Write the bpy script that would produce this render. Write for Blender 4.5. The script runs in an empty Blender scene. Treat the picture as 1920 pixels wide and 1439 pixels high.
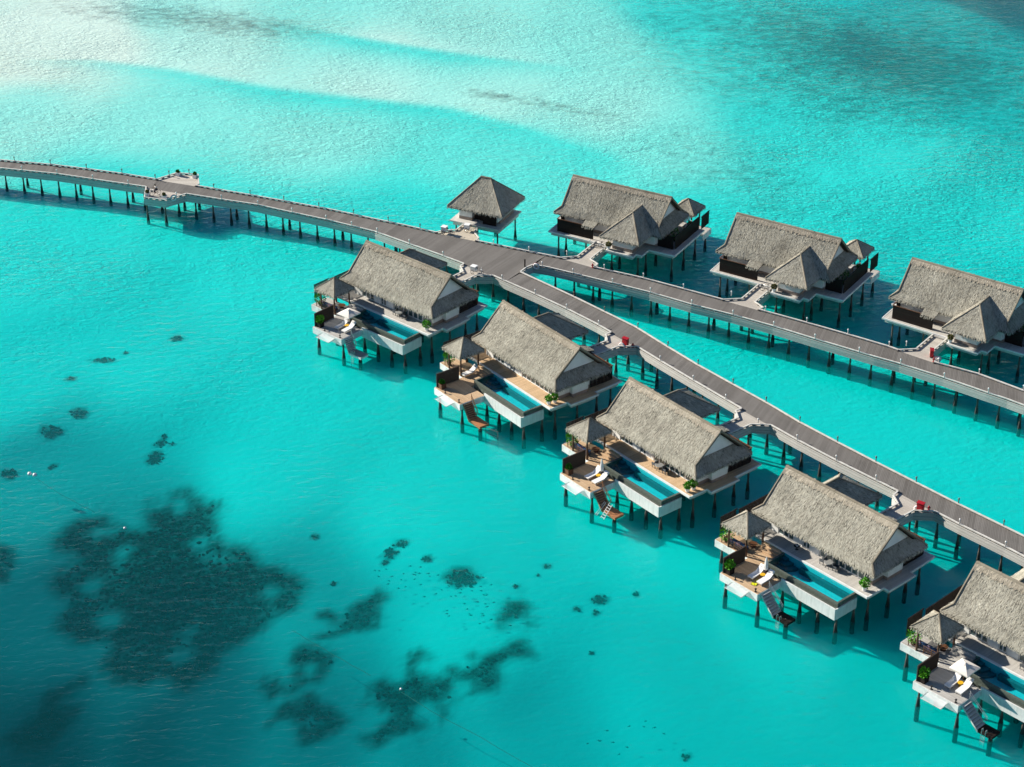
import bpy, math, random
import numpy as np
from mathutils import Vector, Matrix

# ------------------------------------------------------------------ camera, sky, sun, exposure
S = bpy.context.scene
C = S.collection
cam_d = bpy.data.cameras.new("camera"); cam = bpy.data.objects.new("camera", cam_d); C.objects.link(cam)
S.camera = cam
cam_d.sensor_width = 36.0; cam_d.sensor_fit = 'HORIZONTAL'
cam_d.lens = 36.0 * 3848.306 / 1920
cam_d.clip_start = 1.0; cam_d.clip_end = 20000.0
PITCH, ROLL = 0.512, 0.004
cam.location = (0, 0, 123.364)
cam.rotation_mode = 'XYZ'
cam.matrix_world = Matrix.Translation((0, 0, 123.364)) @ Matrix.Rotation(math.pi/2 - PITCH, 4, 'X') @ Matrix.Rotation(-ROLL, 4, 'Z')

SUN_EL = math.radians(25.5)
SUN_HEAD = math.radians(-29.0)            # the way the light travels over the ground, from +X
sun_from = SUN_HEAD + math.pi             # azimuth of the sun itself, from +X towards +Y
W = bpy.data.worlds.new("World"); S.world = W; W.use_nodes = True
wn = W.node_tree.nodes; wl = W.node_tree.links
sky = wn.new('ShaderNodeTexSky'); sky.sky_type = 'NISHITA'; sky.sun_disc = False
sky.sun_elevation = SUN_EL; sky.sun_rotation = math.pi/2 - sun_from
sky.air_density = 1.0; sky.dust_density = 0.2; sky.ozone_density = 4.0
wl.new(sky.outputs[0], wn['Background'].inputs[0]); wn['Background'].inputs[1].default_value = 0.052
sd = bpy.data.lights.new("sun", 'SUN'); sd.energy = 5.0; sd.angle = math.radians(0.7); sd.color = (1.0, 0.93, 0.82)
so = bpy.data.objects.new("sun", sd); C.objects.link(so)
ldir = Vector((math.cos(SUN_HEAD)*math.cos(SUN_EL), math.sin(SUN_HEAD)*math.cos(SUN_EL), -math.sin(SUN_EL)))
so.rotation_euler = ldir.to_track_quat('-Z', 'Y').to_euler(); so.location = (-60, 260, 90)
S.view_settings.view_transform = 'Standard'; S.view_settings.look = 'None'
S.view_settings.exposure = 0.92; S.view_settings.gamma = 1.0; S.view_settings.use_curve_mapping = False
S.cycles.use_denoising = True
S.cycles.max_bounces = 6; S.cycles.diffuse_bounces = 4; S.cycles.glossy_bounces = 2; S.cycles.transparent_max_bounces = 8; S.cycles.adaptive_threshold = 0.02; S.cycles.volume_bounces = 0
S.cycles.caustics_reflective = False; S.cycles.caustics_refractive = False

rng = random.Random(7)
nrg = np.random.default_rng(11)

# ------------------------------------------------------------------ material helpers
def nd(nt, typ, ins=None, **props):
    n = nt.nodes.new(typ)
    for k, v in props.items(): setattr(n, k, v)
    for k, v in (ins or {}).items():
        s = n.inputs[k]
        if isinstance(v, bpy.types.NodeSocket): nt.links.new(v, s)
        else: s.default_value = v
    return n
def schlick(nt, normal):
    """reflectance of water from either side of the surface"""
    g = nd(nt, 'ShaderNodeNewGeometry')
    d = nd(nt, 'ShaderNodeVectorMath', {0: normal, 1: g.outputs['Incoming']}, operation='DOT_PRODUCT')
    c = math_n(nt, 'MINIMUM', math_n(nt, 'ABSOLUTE', d.outputs['Value']), 1.0)
    p = math_n(nt, 'POWER', math_n(nt, 'SUBTRACT', 1.0, c), 5.0)
    return math_n(nt, 'ADD', math_n(nt, 'MULTIPLY', p, 0.98), 0.02)
def c4(c): return (c[0], c[1], c[2], 1.0)
def new_mat(name):
    m = bpy.data.materials.new(name); m.use_nodes = True
    nt = m.node_tree; b = nt.nodes['Principled BSDF']; return m, nt, b
def mixc(nt, fac, a, b, mode='MIX'):
    n = nt.nodes.new('ShaderNodeMix'); n.data_type = 'RGBA'; n.blend_type = mode
    for i, v in ((0, fac), (6, a), (7, b)):
        s = n.inputs[i]
        if isinstance(v, bpy.types.NodeSocket): nt.links.new(v, s)
        else: s.default_value = v if i == 0 else c4(v)
    return n.outputs[2]
def math_n(nt, op, a, b=None):
    n = nt.nodes.new('ShaderNodeMath'); n.operation = op
    for i, v in enumerate((a, b)):
        if v is None: continue
        if isinstance(v, bpy.types.NodeSocket): nt.links.new(v, n.inputs[i])
        else: n.inputs[i].default_value = v
    return n.outputs[0]
def plain(name, col, rough=0.6, var=0.25, scale=1.5, spec=0.3, bump=0.0, metal=0.0, detail=4):
    m, nt, b = new_mat(name)
    tc = nd(nt, 'ShaderNodeTexCoord')
    no = nd(nt, 'ShaderNodeTexNoise', {'Vector': tc.outputs['Object'], 'Scale': scale, 'Detail': detail, 'Roughness': 0.65})
    r = nd(nt, 'ShaderNodeMapRange', {'Value': no.outputs[0], 'From Min': 0.3, 'From Max': 0.7, 'To Min': 1-var, 'To Max': 1+var*0.6})
    col_s = mixc(nt, 1.0, col, r.outputs[0], 'MULTIPLY')
    nt.links.new(col_s, b.inputs['Base Color'])
    b.inputs['Roughness'].default_value = rough; b.inputs['Specular IOR Level'].default_value = spec; b.inputs['Metallic'].default_value = metal
    if bump:
        bp = nd(nt, 'ShaderNodeBump', {'Height': no.outputs[0], 'Strength': bump, 'Distance': 0.03})
        nt.links.new(bp.outputs[0], b.inputs['Normal'])
    return m
def planks(name, ca, cb, width=0.14, axis=1, coord='Object', groups=5, gap=0.09, rough=0.75):
    """boards of one width laid side by side: each its own tone, dark joints, grain along the board"""
    m, nt, b = new_mat(name)
    tc = nd(nt, 'ShaderNodeTexCoord')
    sx = nd(nt, 'ShaderNodeSeparateXYZ', {0: tc.outputs[coord]})
    t = math_n(nt, 'DIVIDE', sx.outputs[axis], width)
    idx = math_n(nt, 'FLOOR', t); fr = math_n(nt, 'FRACT', t)
    w1 = nd(nt, 'ShaderNodeTexWhiteNoise', {'W': idx}, noise_dimensions='1D')
    gi = math_n(nt, 'FLOOR', math_n(nt, 'DIVIDE', idx, float(groups)))
    w2 = nd(nt, 'ShaderNodeTexWhiteNoise', {'W': math_n(nt, 'ADD', gi, 91.3)}, noise_dimensions='1D')
    no = nd(nt, 'ShaderNodeTexNoise', {'Vector': tc.outputs[coord], 'Scale': 0.45, 'Detail': 5, 'Roughness': 0.7})
    f = math_n(nt, 'ADD', math_n(nt, 'MULTIPLY', w1.outputs[0], 0.35), math_n(nt, 'ADD', math_n(nt, 'MULTIPLY', w2.outputs[0], 0.35), math_n(nt, 'MULTIPLY', math_n(nt, 'SUBTRACT', no.outputs[0], 0.15), 0.75)))
    colr = mixc(nt, f, ca, cb)
    g = math_n(nt, 'LESS_THAN', fr, gap)
    colr = mixc(nt, math_n(nt, 'MULTIPLY', g, 0.75), colr, (ca[0]*.25, ca[1]*.25, ca[2]*.25))
    nt.links.new(colr, b.inputs['Base Color'])
    b.inputs['Roughness'].default_value = rough; b.inputs['Specular IOR Level'].default_value = 0.2
    return m

M = {}
M['white'] = plain('white_paint', (0.78, 0.78, 0.75), 0.55, 0.12, 0.8)
def stained(name, col, stain, zs=0.25):
    m, nt, b = new_mat(name)
    tc = nd(nt, 'ShaderNodeTexCoord')
    mp = nd(nt, 'ShaderNodeMapping', {'Vector': tc.outputs['Object'], 'Scale': (2.2,2.2,zs)})
    no = nd(nt, 'ShaderNodeTexNoise', {'Vector': mp.outputs[0], 'Scale': 1.5, 'Detail': 6, 'Roughness': 0.7})
    n2 = nd(nt, 'ShaderNodeTexNoise', {'Vector': tc.outputs['Object'], 'Scale': 0.7, 'Detail': 3})
    r = nd(nt, 'ShaderNodeMapRange', {'Value': math_n(nt, 'ADD', math_n(nt, 'MULTIPLY', no.outputs[0], .6), math_n(nt, 'MULTIPLY', n2.outputs[0], .4)), 'From Min': 0.42, 'From Max': 0.68})
    nt.links.new(mixc(nt, r.outputs[0], col, stain), b.inputs['Base Color']); b.inputs['Roughness'].default_value = 0.6
    return m
M['poolwall'] = stained('pool_wall_render', (0.72,0.73,0.71), (0.47,0.50,0.48))
M['fasciawhite'] = stained('white_fascia_boards', (0.80,0.80,0.78), (0.50,0.50,0.48), 1.5)
M['gable'] = plain('gable_boards', (0.72, 0.74, 0.74), 0.6, 0.08, 0.8)
M['wall_base'] = plain('wall_base', (0.30, 0.24, 0.20), 0.7, 0.2, 2)
M['plinth'] = plain('plinth_render', (0.56, 0.54, 0.50), 0.7, 0.2, 0.9)
M['darkwood'] = plain('dark_stained_wood', (0.020, 0.014, 0.012), 0.7, 0.5, 3, spec=0.15)
M['brownwood'] = plain('brown_wood', (0.14, 0.065, 0.035), 0.6, 0.35, 3)
M['screenwood'] = plain('screen_wood', (0.055, 0.036, 0.028), 0.7, 0.4, 3)
M['treadwood'] = plain('stair_wood', (0.42, 0.24, 0.14), 0.65, 0.3, 3)
M['redwood'] = plain('orange_hardwood', (0.40, 0.17, 0.075), 0.6, 0.3, 3)
M['greywood'] = plain('weathered_wood', (0.36, 0.345, 0.32), 0.8, 0.3, 1.3)
M['rail'] = plain('pale_rail_wood', (0.62, 0.60, 0.56), 0.7, 0.22, 1.7)
M['post'] = plain('bollard_post', (0.16, 0.14, 0.12), 0.6, 0.25, 3)
M['metal'] = plain('steel', (0.62, 0.62, 0.60), 0.35, 0.1, 3, metal=0.6)
M['deck_tan'] = planks('deck_boards_tan', (0.34, 0.215, 0.125), (0.66, 0.48, 0.30), 0.15, 1)
M['deck_grey'] = planks('deck_boards_grey', (0.28, 0.265, 0.245), (0.56, 0.54, 0.50), 0.15, 1)
M['terr_tan'] = planks('terrace_boards_tan', (0.42, 0.27, 0.15), (0.72, 0.52, 0.32), 0.15, 0)
M['terr_grey'] = planks('terrace_boards_grey', (0.36, 0.34, 0.31), (0.60, 0.57, 0.52), 0.15, 0)
M['walk'] = planks('walkway_boards', (0.34, 0.31, 0.27), (0.56, 0.52, 0.46), 0.16, 1)
M['jetty'] = planks('boardwalk_boards', (0.098, 0.090, 0.082), (0.20, 0.188, 0.175), 0.2, 0, 'UV', 4, 0.12)
M['fascia'] = planks('fascia_boards', (0.34, 0.325, 0.30), (0.60, 0.585, 0.55), 0.36, 2, 'Object', 3, 0.10, 0.75)
M['stone'] = plain('pool_rim_stone', (0.105, 0.125, 0.105), 0.5, 0.45, 2.2)
M['coping'] = plain('pool_coping', (0.74, 0.74, 0.72), 0.5, 0.1, 1)
M['pooltile'] = plain('pool_tile', (0.032, 0.52, 0.565), 0.4, 0.12, 3)
M['pooldark'] = plain('pool_step_tile', (0.016, 0.14, 0.16), 0.4, 0.2, 3)
M['glass'] = plain('door_glass', (0.05, 0.10, 0.11), 0.08, 0.2, 1, spec=0.6)
M['red'] = plain('red_paint', (0.36, 0.012, 0.022), 0.4, 0.1, 3)
M['wplastic'] = plain('white_plastic', (0.80, 0.80, 0.79), 0.4, 0.05, 2)
M['fabric'] = plain('white_fabric', (0.80, 0.78, 0.76), 0.85, 0.08, 3)
M['cream'] = plain('cream_canvas', (0.74, 0.69, 0.62), 0.85, 0.1, 2)
M['yellow'] = plain('yellow_lacquer', (0.75, 0.43, 0.02), 0.45, 0.12, 3)
M['lime'] = plain('lime_towel', (0.62, 0.62, 0.01), 0.9, 0.12, 3)
M['blue'] = plain('blue_cushion', (0.045, 0.10, 0.22), 0.9, 0.3, 5)
M['purple'] = plain('mauve_cushion', (0.28, 0.20, 0.30), 0.9, 0.3, 5)
M['wicker'] = plain('grey_wicker', (0.10, 0.11, 0.12), 0.7, 0.4, 9)
M['orange'] = plain('orange_cushion', (0.75, 0.30, 0.05), 0.85, 0.2, 4)
M['leaf'] = plain('leaf_green', (0.05, 0.22, 0.012), 0.5, 0.5, 6)
M['leaf2'] = plain('leaf_bright', (0.10, 0.36, 0.012), 0.5, 0.45, 6)
M['dry'] = plain('leaf_olive', (0.21, 0.20, 0.07), 0.6, 0.4, 6)
M['soil'] = plain('soil', (0.04, 0.03, 0.02), 0.9, 0.2, 5)
M['rubber'] = plain('black_rubber', (0.018, 0.018, 0.02), 0.7, 0.2, 5)
M['skin'] = plain('skin', (0.32, 0.17, 0.10), 0.6, 0.08, 6)
M['hair'] = plain('black_hair', (0.012, 0.010, 0.010), 0.6, 0.2, 20)
M['navy'] = plain('navy_cloth', (0.02, 0.025, 0.05), 0.85, 0.2, 9)
M['ring'] = plain('ring_foam', (0.78, 0.79, 0.80), 0.5, 0.1, 3)
M['rope'] = plain('rope', (0.10, 0.13, 0.10), 0.9, 0.2, 5)
M['coral'] = plain('coral_rock', (0.075, 0.085, 0.055), 0.9, 0.7, 0.9, spec=0.05)
M['fish'] = plain('dark_fish', (0.02, 0.035, 0.04), 0.6, 0.2, 5)

def thatch_mat(name, lo, hi):
    m, nt, b = new_mat(name)
    at = nd(nt, 'ShaderNodeAttribute', attribute_name='tone')
    tc = nd(nt, 'ShaderNodeTexCoord')
    oi = nd(nt, 'ShaderNodeObjectInfo')
    off = nd(nt, 'ShaderNodeVectorMath', {0: tc.outputs['Object'], 1: oi.outputs['Location']}, operation='ADD')
    no = nd(nt, 'ShaderNodeTexNoise', {'Vector': off.outputs[0], 'Scale': 0.35, 'Detail': 3, 'Roughness': 0.5})
    n2 = nd(nt, 'ShaderNodeTexNoise', {'Vector': tc.outputs['Object'], 'Scale': 5.0, 'Detail': 4, 'Roughness': 0.7})
    f = math_n(nt, 'ADD', math_n(nt, 'MULTIPLY', at.outputs['Fac'], 0.75), math_n(nt, 'ADD', math_n(nt, 'MULTIPLY', math_n(nt, 'SUBTRACT', no.outputs[0], 0.17), 0.62), math_n(nt, 'MULTIPLY', n2.outputs[0], 0.25)))
    mp = nd(nt, 'ShaderNodeMapping', {'Vector': off.outputs[0], 'Scale': (1.6,0.25,0.25)})
    n3 = nd(nt, 'ShaderNodeTexNoise', {'Vector': mp.outputs[0], 'Scale': 1.0, 'Detail': 4, 'Roughness': 0.65})
    f = math_n(nt, 'ADD', f, math_n(nt, 'MULTIPLY', math_n(nt, 'SUBTRACT', n3.outputs[0], 0.5), 0.55))
    f = math_n(nt, 'ADD', f, math_n(nt, 'MULTIPLY', math_n(nt, 'SUBTRACT', oi.outputs['Random'], 0.5), 0.12))
    f = math_n(nt, 'SUBTRACT', f, 0.20)
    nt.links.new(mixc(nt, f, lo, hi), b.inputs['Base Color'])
    b.inputs['Roughness'].default_value = 0.95; b.inputs['Specular IOR Level'].default_value = 0.05
    return m
M['thatch'] = thatch_mat('thatch', (0.125, 0.114, 0.090), (0.63, 0.60, 0.495))
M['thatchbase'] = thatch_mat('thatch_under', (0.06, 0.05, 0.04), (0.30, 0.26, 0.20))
M['thatchcap'] = thatch_mat('thatch_ridge', (0.20, 0.175, 0.135), (0.56, 0.50, 0.40))

def pile_mat():
    m, nt, b = new_mat('pile_concrete')
    tc = nd(nt, 'ShaderNodeTexCoord'); sx = nd(nt, 'ShaderNodeSeparateXYZ', {0: tc.outputs['Object']})
    no = nd(nt, 'ShaderNodeTexNoise', {'Vector': tc.outputs['Object'], 'Scale': 3.0, 'Detail': 4})
    h = math_n(nt, 'ADD', sx.outputs[2], math_n(nt, 'MULTIPLY', no.outputs[0], 0.6))
    r = nd(nt, 'ShaderNodeMapRange', {'Value': h, 'From Min': 0.85, 'From Max': 1.4})
    nt.links.new(mixc(nt, r.outputs[0], (0.020, 0.024, 0.021), (0.105, 0.080, 0.062)), b.inputs['Base Color'])
    b.inputs['Roughness'].default_value = 0.8
    return m
M['pile'] = pile_mat()

# ------------------------------------------------------------------ mesh helpers
class B:
    def __init__(s): s.v = []; s.f = []
    def add(s, vs, fs):
        k = len(s.v); s.v += [tuple(p) for p in vs]; s.f += [tuple(i+k for i in f) for f in fs]; return s
    def box(s, x0, x1, y0, y1, z0, z1):
        return s.add([(x0,y0,z0),(x1,y0,z0),(x1,y1,z0),(x0,y1,z0),(x0,y0,z1),(x1,y0,z1),(x1,y1,z1),(x0,y1,z1)],
                     [(3,2,1,0),(4,5,6,7),(0,1,5,4),(1,2,6,5),(2,3,7,6),(3,0,4,7)])
    def obox(s, c, hx, hy, hz, rz=0, ry=0):
        m = Matrix.Rotation(rz, 3, 'Z') @ Matrix.Rotation(ry, 3, 'Y')
        vs = [Vector(c) + m @ Vector((a*hx, b_*hy, d*hz)) for d in (-1,1) for a, b_ in ((-1,-1),(1,-1),(1,1),(-1,1))]
        return s.add(vs, [(3,2,1,0),(4,5,6,7),(0,1,5,4),(1,2,6,5),(2,3,7,6),(3,0,4,7)])
    def prism(s, poly, z0, z1):
        a = sum(poly[i][0]*poly[(i+1)%len(poly)][1]-poly[(i+1)%len(poly)][0]*poly[i][1] for i in range(len(poly)))
        if a < 0: poly = poly[::-1]
        n = len(poly)
        return s.add([(x,y,z0) for x,y in poly]+[(x,y,z1) for x,y in poly],
                     [tuple(range(n-1,-1,-1)), tuple(range(n,2*n))]+[(i,(i+1)%n,n+(i+1)%n,n+i) for i in range(n)])
    def slab(s, poly, t):
        """sheet of points in 3-D given a thickness downwards"""
        a = Vector(poly[1])-Vector(poly[0]); b_ = Vector(poly[2])-Vector(poly[1])
        if a.cross(b_).z < 0: poly = poly[::-1]
        n = len(poly)
        return s.add([tuple(p) for p in poly]+[(p[0],p[1],p[2]-t) for p in poly],
                     [tuple(range(n)), tuple(range(2*n-1,n-1,-1))]+[(i,n+i,n+(i+1)%n,(i+1)%n) for i in range(n)])
    def tube(s, pts, r, n=6, close=False):
        pts = [Vector(p) for p in pts]; k = len(pts); rings = []
        for i, p in enumerate(pts):
            if close: d = pts[(i+1)%k]-pts[i-1]
            else: d = pts[min(i+1,k-1)]-pts[max(i-1,0)]
            d.normalize(); u = d.cross(Vector((0,0,1)))
            if u.length < 1e-3: u = d.cross(Vector((1,0,0)))
            u.normalize(); w = u.cross(d)
            rr = r[i] if isinstance(r, (list, tuple)) else r
            rings.append([p+u*rr*math.cos(2*math.pi*j/n)+w*rr*math.sin(2*math.pi*j/n) for j in range(n)])
        fs = []
        for i in range(k if close else k-1):
            for j in range(n):
                a = i*n+j; b_ = i*n+(j+1)%n; c = ((i+1)%k)*n+(j+1)%n; d = ((i+1)%k)*n+j
                fs.append((a,b_,c,d))
        if not close: fs += [tuple(range(n))[::-1], tuple((k-1)*n+j for j in range(n))]
        return s.add([q for r_ in rings for q in r_], fs)
    def lathe(s, prof, c=(0,0,0), n=12):
        vs = [(c[0]+r*math.cos(2*math.pi*j/n), c[1]+r*math.sin(2*math.pi*j/n), c[2]+z) for r, z in prof for j in range(n)]
        k = len(prof); fs = [(i*n+j, i*n+(j+1)%n, (i+1)*n+(j+1)%n, (i+1)*n+j) for i in range(k-1) for j in range(n)]
        fs += [tuple(range(n))[::-1], tuple((k-1)*n+j for j in range(n))]
        return s.add(vs, fs)
    def torus(s, c, R, r, axis, n=18, m=6):
        a = Vector(axis).normalized(); u = a.orthogonal().normalized(); w = a.cross(u)
        return s.tube([Vector(c)+u*R*math.cos(2*math.pi*i/n)+w*R*math.sin(2*math.pi*i/n) for i in range(n)], r, m, True)
    def leaves(s, c, rx, rz_, n, size, r):
        for _ in range(n):
            while True:
                q = Vector((r.uniform(-1,1), r.uniform(-1,1), r.uniform(-1,1)))
                if 0.15 < q.length < 1: break
            p = Vector(c)+Vector((q.x*rx, q.y*rx, q.z*rz_))
            d = (q+Vector((r.uniform(-.6,.6), r.uniform(-.6,.6), r.uniform(-.2,.7)))).normalized()
            sd_ = d.cross(Vector((r.uniform(-1,1), r.uniform(-1,1), r.uniform(-1,1)))).normalized()
            L_ = size*r.uniform(.7,1.3); w = L_*.36; up = d.cross(sd_)*L_*.12
            s.add([p, p+d*L_*.5+sd_*w+up, p+d*L_, p+d*L_*.5-sd_*w+up], [(0,1,2),(0,2,3)])
        return s
    def mesh(s, name, *mats, smooth=False):
        me = bpy.data.meshes.new(name); me.from_pydata(s.v, [], s.f)
        for m in mats: me.materials.append(m)
        if smooth: me.polygons.foreach_set('use_smooth', [True]*len(me.polygons))
        me.update(); return me
def obj(name, me, parent=None, mat=None, loc=(0,0,0), rz=0.0, label=None, cat=None, group=None, kind=None):
    o = bpy.data.objects.new(name, me); C.objects.link(o)
    o.location = loc; o.rotation_euler = (0,0,rz)
    if parent is not None: o.parent = parent
    if mat is not None: o.material_slots[0].link = 'OBJECT'; o.material_slots[0].material = mat
    if label: o['label'] = label
    if cat: o['category'] = cat
    if group: o['group'] = group
    if kind: o['kind'] = kind
    return o
def thing(name, label, cat, loc=(0,0,0), rz=0.0, group=None):
    return obj(name, None, None, None, loc, rz, label, cat, group)
ORD = ['first','second','third','fourth','fifth','sixth','seventh','eighth','ninth','tenth','eleventh','twelfth','thirteenth','fourteenth','fifteenth','sixteenth','seventeenth','eighteenth','nineteenth','twentieth']
def ordinal(i):
    if i < 20: return ORD[i]
    if i == 29: return 'thirtieth'
    return 'twenty-'+ORD[i-20] if i < 29 else 'thirty-'+ORD[i-30]

# ------------------------------------------------------------------ where things stand (metres, water at z = 0)
NEAR = [(-13.108,234.378,-0.7364),(3.467,216.303,-0.9275),(17.995,197.103,-0.9045),(33.829,178.217,-0.8499),(50.442,160.430,-0.8159)]
FAR = [(15.071,256.492,2.6167),(36.188,243.509,2.5696),(56.709,229.272,2.5038)]
TAG = ['topmost near-row villa','second near-row villa','third near-row villa','fourth near-row villa','lower-right corner villa',
       'leftmost far-row villa','middle far-row villa','rightmost far-row villa']
VIL = NEAR+FAR
def wp(v, x, y, z=0.0):
    X, Y, a = VIL[v]; c, s_ = math.cos(a), math.sin(a)
    return (X+c*x-s_*y, Y+s_*x+c*y, z)
ZJ = 3.4
near_edge = [[-75.34,278.39],[-66.34,276.17],[-58.57,273.4],[-52.57,271.37],[-46.37,268.82],[-41.19,266.85],[-36.03,265.04],[-32.3,263.1],[-25.28,259.61],[-18.7,255.83],[-13.94,251.98],[-9.3,248.23],[-6.38,245.72],[-2.42,242.12],[-1.32,241.0],[2.91,236.82],[6.86,232.68],[10.78,228.16],[12.34,226.12],[15.36,222.32],[17.88,218.8],[21.56,213.83],[25.05,209.18],[26.7,206.99],[29.72,203.13],[32.28,199.86],[36.09,195.35],[39.88,191.15],[41.91,188.93],[45.24,184.78],[47.43,182.23],[51.33,178.0],[53.02,176.01]]
near_far = [[1.21,243.21],[8.0,236.0],[11.78,231.76],[15.62,227.44],[19.12,222.36],[22.52,217.61],[26.14,213.02],[30.07,208.07],[33.11,203.87],[36.81,199.39],[40.47,195.06],[44.24,190.7],[48.03,186.33],[52.0,181.97],[53.86,179.9]]
far_near = [[2.88,245.32],[4.9,244.49],[8.16,242.66],[13.08,239.85],[17.82,237.1],[22.95,233.6],[27.83,230.75],[32.74,227.56],[37.45,224.15],[44.18,219.45],[46.94,217.66],[51.58,214.19],[56.05,210.5],[58.14,208.88],[59.78,207.39]]
far_far = [[-76.02,281.49],[-68.01,279.7],[-62.43,278.06],[-56.89,276.27],[-51.4,274.11],[-45.35,271.78],[-37.35,268.49],[-32.64,266.5],[-25.59,263.44],[-19.4,260.29],[-14.84,258.05],[-10.33,255.62],[-4.76,252.95],[2.29,249.54],[6.59,247.5],[11.03,244.57],[12.28,243.92],[17.29,241.3],[22.29,238.13],[27.18,234.97],[31.52,232.18],[37.06,228.54],[41.76,225.37],[46.36,222.15],[47.4,221.24],[51.27,218.09],[56.0,215.11],[60.44,211.06]]
def ext(a, b, L_):        # carry an edge on beyond the frame
    d = Vector(b)-Vector(a); d.normalize(); q = Vector(b)+d*L_; return [q.x, q.y]
near_edge = [ext(near_edge[1], near_edge[0], 30)] + near_edge + [ext(near_edge[-3], near_edge[-1], 14)]
far_far = [ext(far_far[2], far_far[0], 30)] + far_far + [ext(far_far[-3], far_far[-1], 14)]
near_far += [ext(near_far[-3], near_far[-1], 14)]
far_near += [ext(far_near[-4], far_near[-1], 14)]

# ------------------------------------------------------------------ sea bed and water
CP = [[-86.3,348.2,0.02],[-71.8,345.8,0.03],[-94.3,362.9,0.04],[-79.0,334.8,0.02],[-52.0,338.3,0.09],[-23.7,328.4,0.1],[-1.1,319.0,0.12],[16.1,307.6,0.13],[22.0,292.4,0.21],[-63.8,355.1,0.12],[-35.2,358.8,0.16],[-6.0,353.2,0.14],[12.8,342.5,0.16],[32.6,357.3,0.5],[49.7,338.4,0.56],[68.3,339.2,1.1],[93.9,370.2,4.2],[89.4,373.3,3.32],[80.3,352.8,1.2],[81.7,314.5,1.1],[45.3,302.1,0.53],[60.4,291.6,0.53],[72.7,272.2,0.68],[25.5,262.6,0.64],[-78.7,311.2,0.14],[-56.5,307.0,0.16],[-30.6,302.8,0.16],[-5.0,290.4,0.27],[11.1,284.7,0.32],[-58.7,270.8,0.64],[-33.8,253.7,0.71],[-66.7,253.4,0.71],[-45.0,230.6,1.05],[-60.5,223.6,1.15],[-23.4,217.2,1.1],[-12.1,262.3,0.68],[16.7,238.5,1.05],[36.0,224.3,1.05],[62.2,238.8,1.0],[55.5,205.2,1.05],[40.4,208.7,1.0],[20.0,188.3,1.2],[-9.5,193.4,1.15],[-28.0,198.9,1.2],[-52.4,199.2,2.89],[-38.6,188.6,3.06],[-3.1,168.8,1.4],[17.9,160.4,1.95],[37.5,152.4,1.85],[29.9,173.6,1.4],[48.4,169.2,1.4],[-19.8,173.7,2.98],[-47.9,175.4,5.6],[-36.0,170.8,5.25],[-46.9,156.1,11.5],[-33.9,155.7,8.6],[-18.2,153.9,5.25],[-7.9,151.5,4.02],[2.2,152.7,2.9],[-29.6,163.0,6.65],[-58,160,12],[-60,140,12],[-30,135,9],[0,135,3.5],[30,135,2.2]]
EDGE1 = [[-110,335.5],[-88.1,334.6],[-71.5,333.5],[-57.0,328.5],[-39.0,319.6],[-28.2,316.1],[-9.7,310.5],[3.2,302.1],[13.0,293.1],[25.5,284.1]]
EDGE2 = [[-60,357.0],[-41.3,351.8],[-32.3,346.9],[-24.5,342.8],[-10.4,336.3],[-0.2,332.8],[14,328]]
def seg_signed(X, Y, poly):
    """distance to a polyline, + on its far (+Y) side, and how far along it (0..1)"""
    best = np.full(X.shape, 1e9); side = np.zeros(X.shape); along = np.zeros(X.shape); n = len(poly)-1
    for i in range(n):
        ax, ay = poly[i]; bx, by = poly[i+1]; dx, dy = bx-ax, by-ay; L2 = dx*dx+dy*dy
        t = np.clip(((X-ax)*dx+(Y-ay)*dy)/L2, 0, 1); px, py = ax+t*dx, ay+t*dy
        d = np.hypot(X-px, Y-py); k = d < best
        best = np.where(k, d, best); side = np.where(k, np.sign(dx*(Y-ay)-dy*(X-ax)), side); along = np.where(k, (i+t)/n, along)
    return best*side, along
def depth_at(X, Y):
    X = np.asarray(X, float); Y = np.asarray(Y, float)
    num = np.zeros(X.shape); den = np.zeros(X.shape)+1e-12
    for a, b_, d in CP:
        r2 = (X-a)**2+((Y-b_)*0.6)**2
        w = 1.0/(r2+18.0)**2
        num += w*math.log(d); den += w
    dep = np.exp(num/den)
    for poly, amp in ((EDGE1, 0.36), (EDGE2, 0.32)):
        sgn, al = seg_signed(X, Y, poly)
        fade = np.clip((al-.12)/0.35, 0, 1)*np.clip((1-al)/0.35, 0, 1)
        below = np.exp(-np.clip(-sgn, 0, None)/4.5)*(1/(1+np.exp(np.clip((sgn+0.6)*1.9, -30, 30))))
        above = np.exp(-np.clip(sgn, 0, None)/9.0)*(1/(1+np.exp(np.clip(-(sgn+0.6)*1.9, -30, 30))))
        dep = dep+amp*below*fade-0.05*above*fade
    return np.clip(dep, 0.03, 12)
def hill(X, Y, cx, cy, ax, ay, ang):
    c, s_ = math.cos(ang), math.sin(ang); u = (X-cx)*c+(Y-cy)*s_; v = -(X-cx)*s_+(Y-cy)*c
    return np.exp(-(u/ax)**2-(v/ay)**2)
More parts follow.
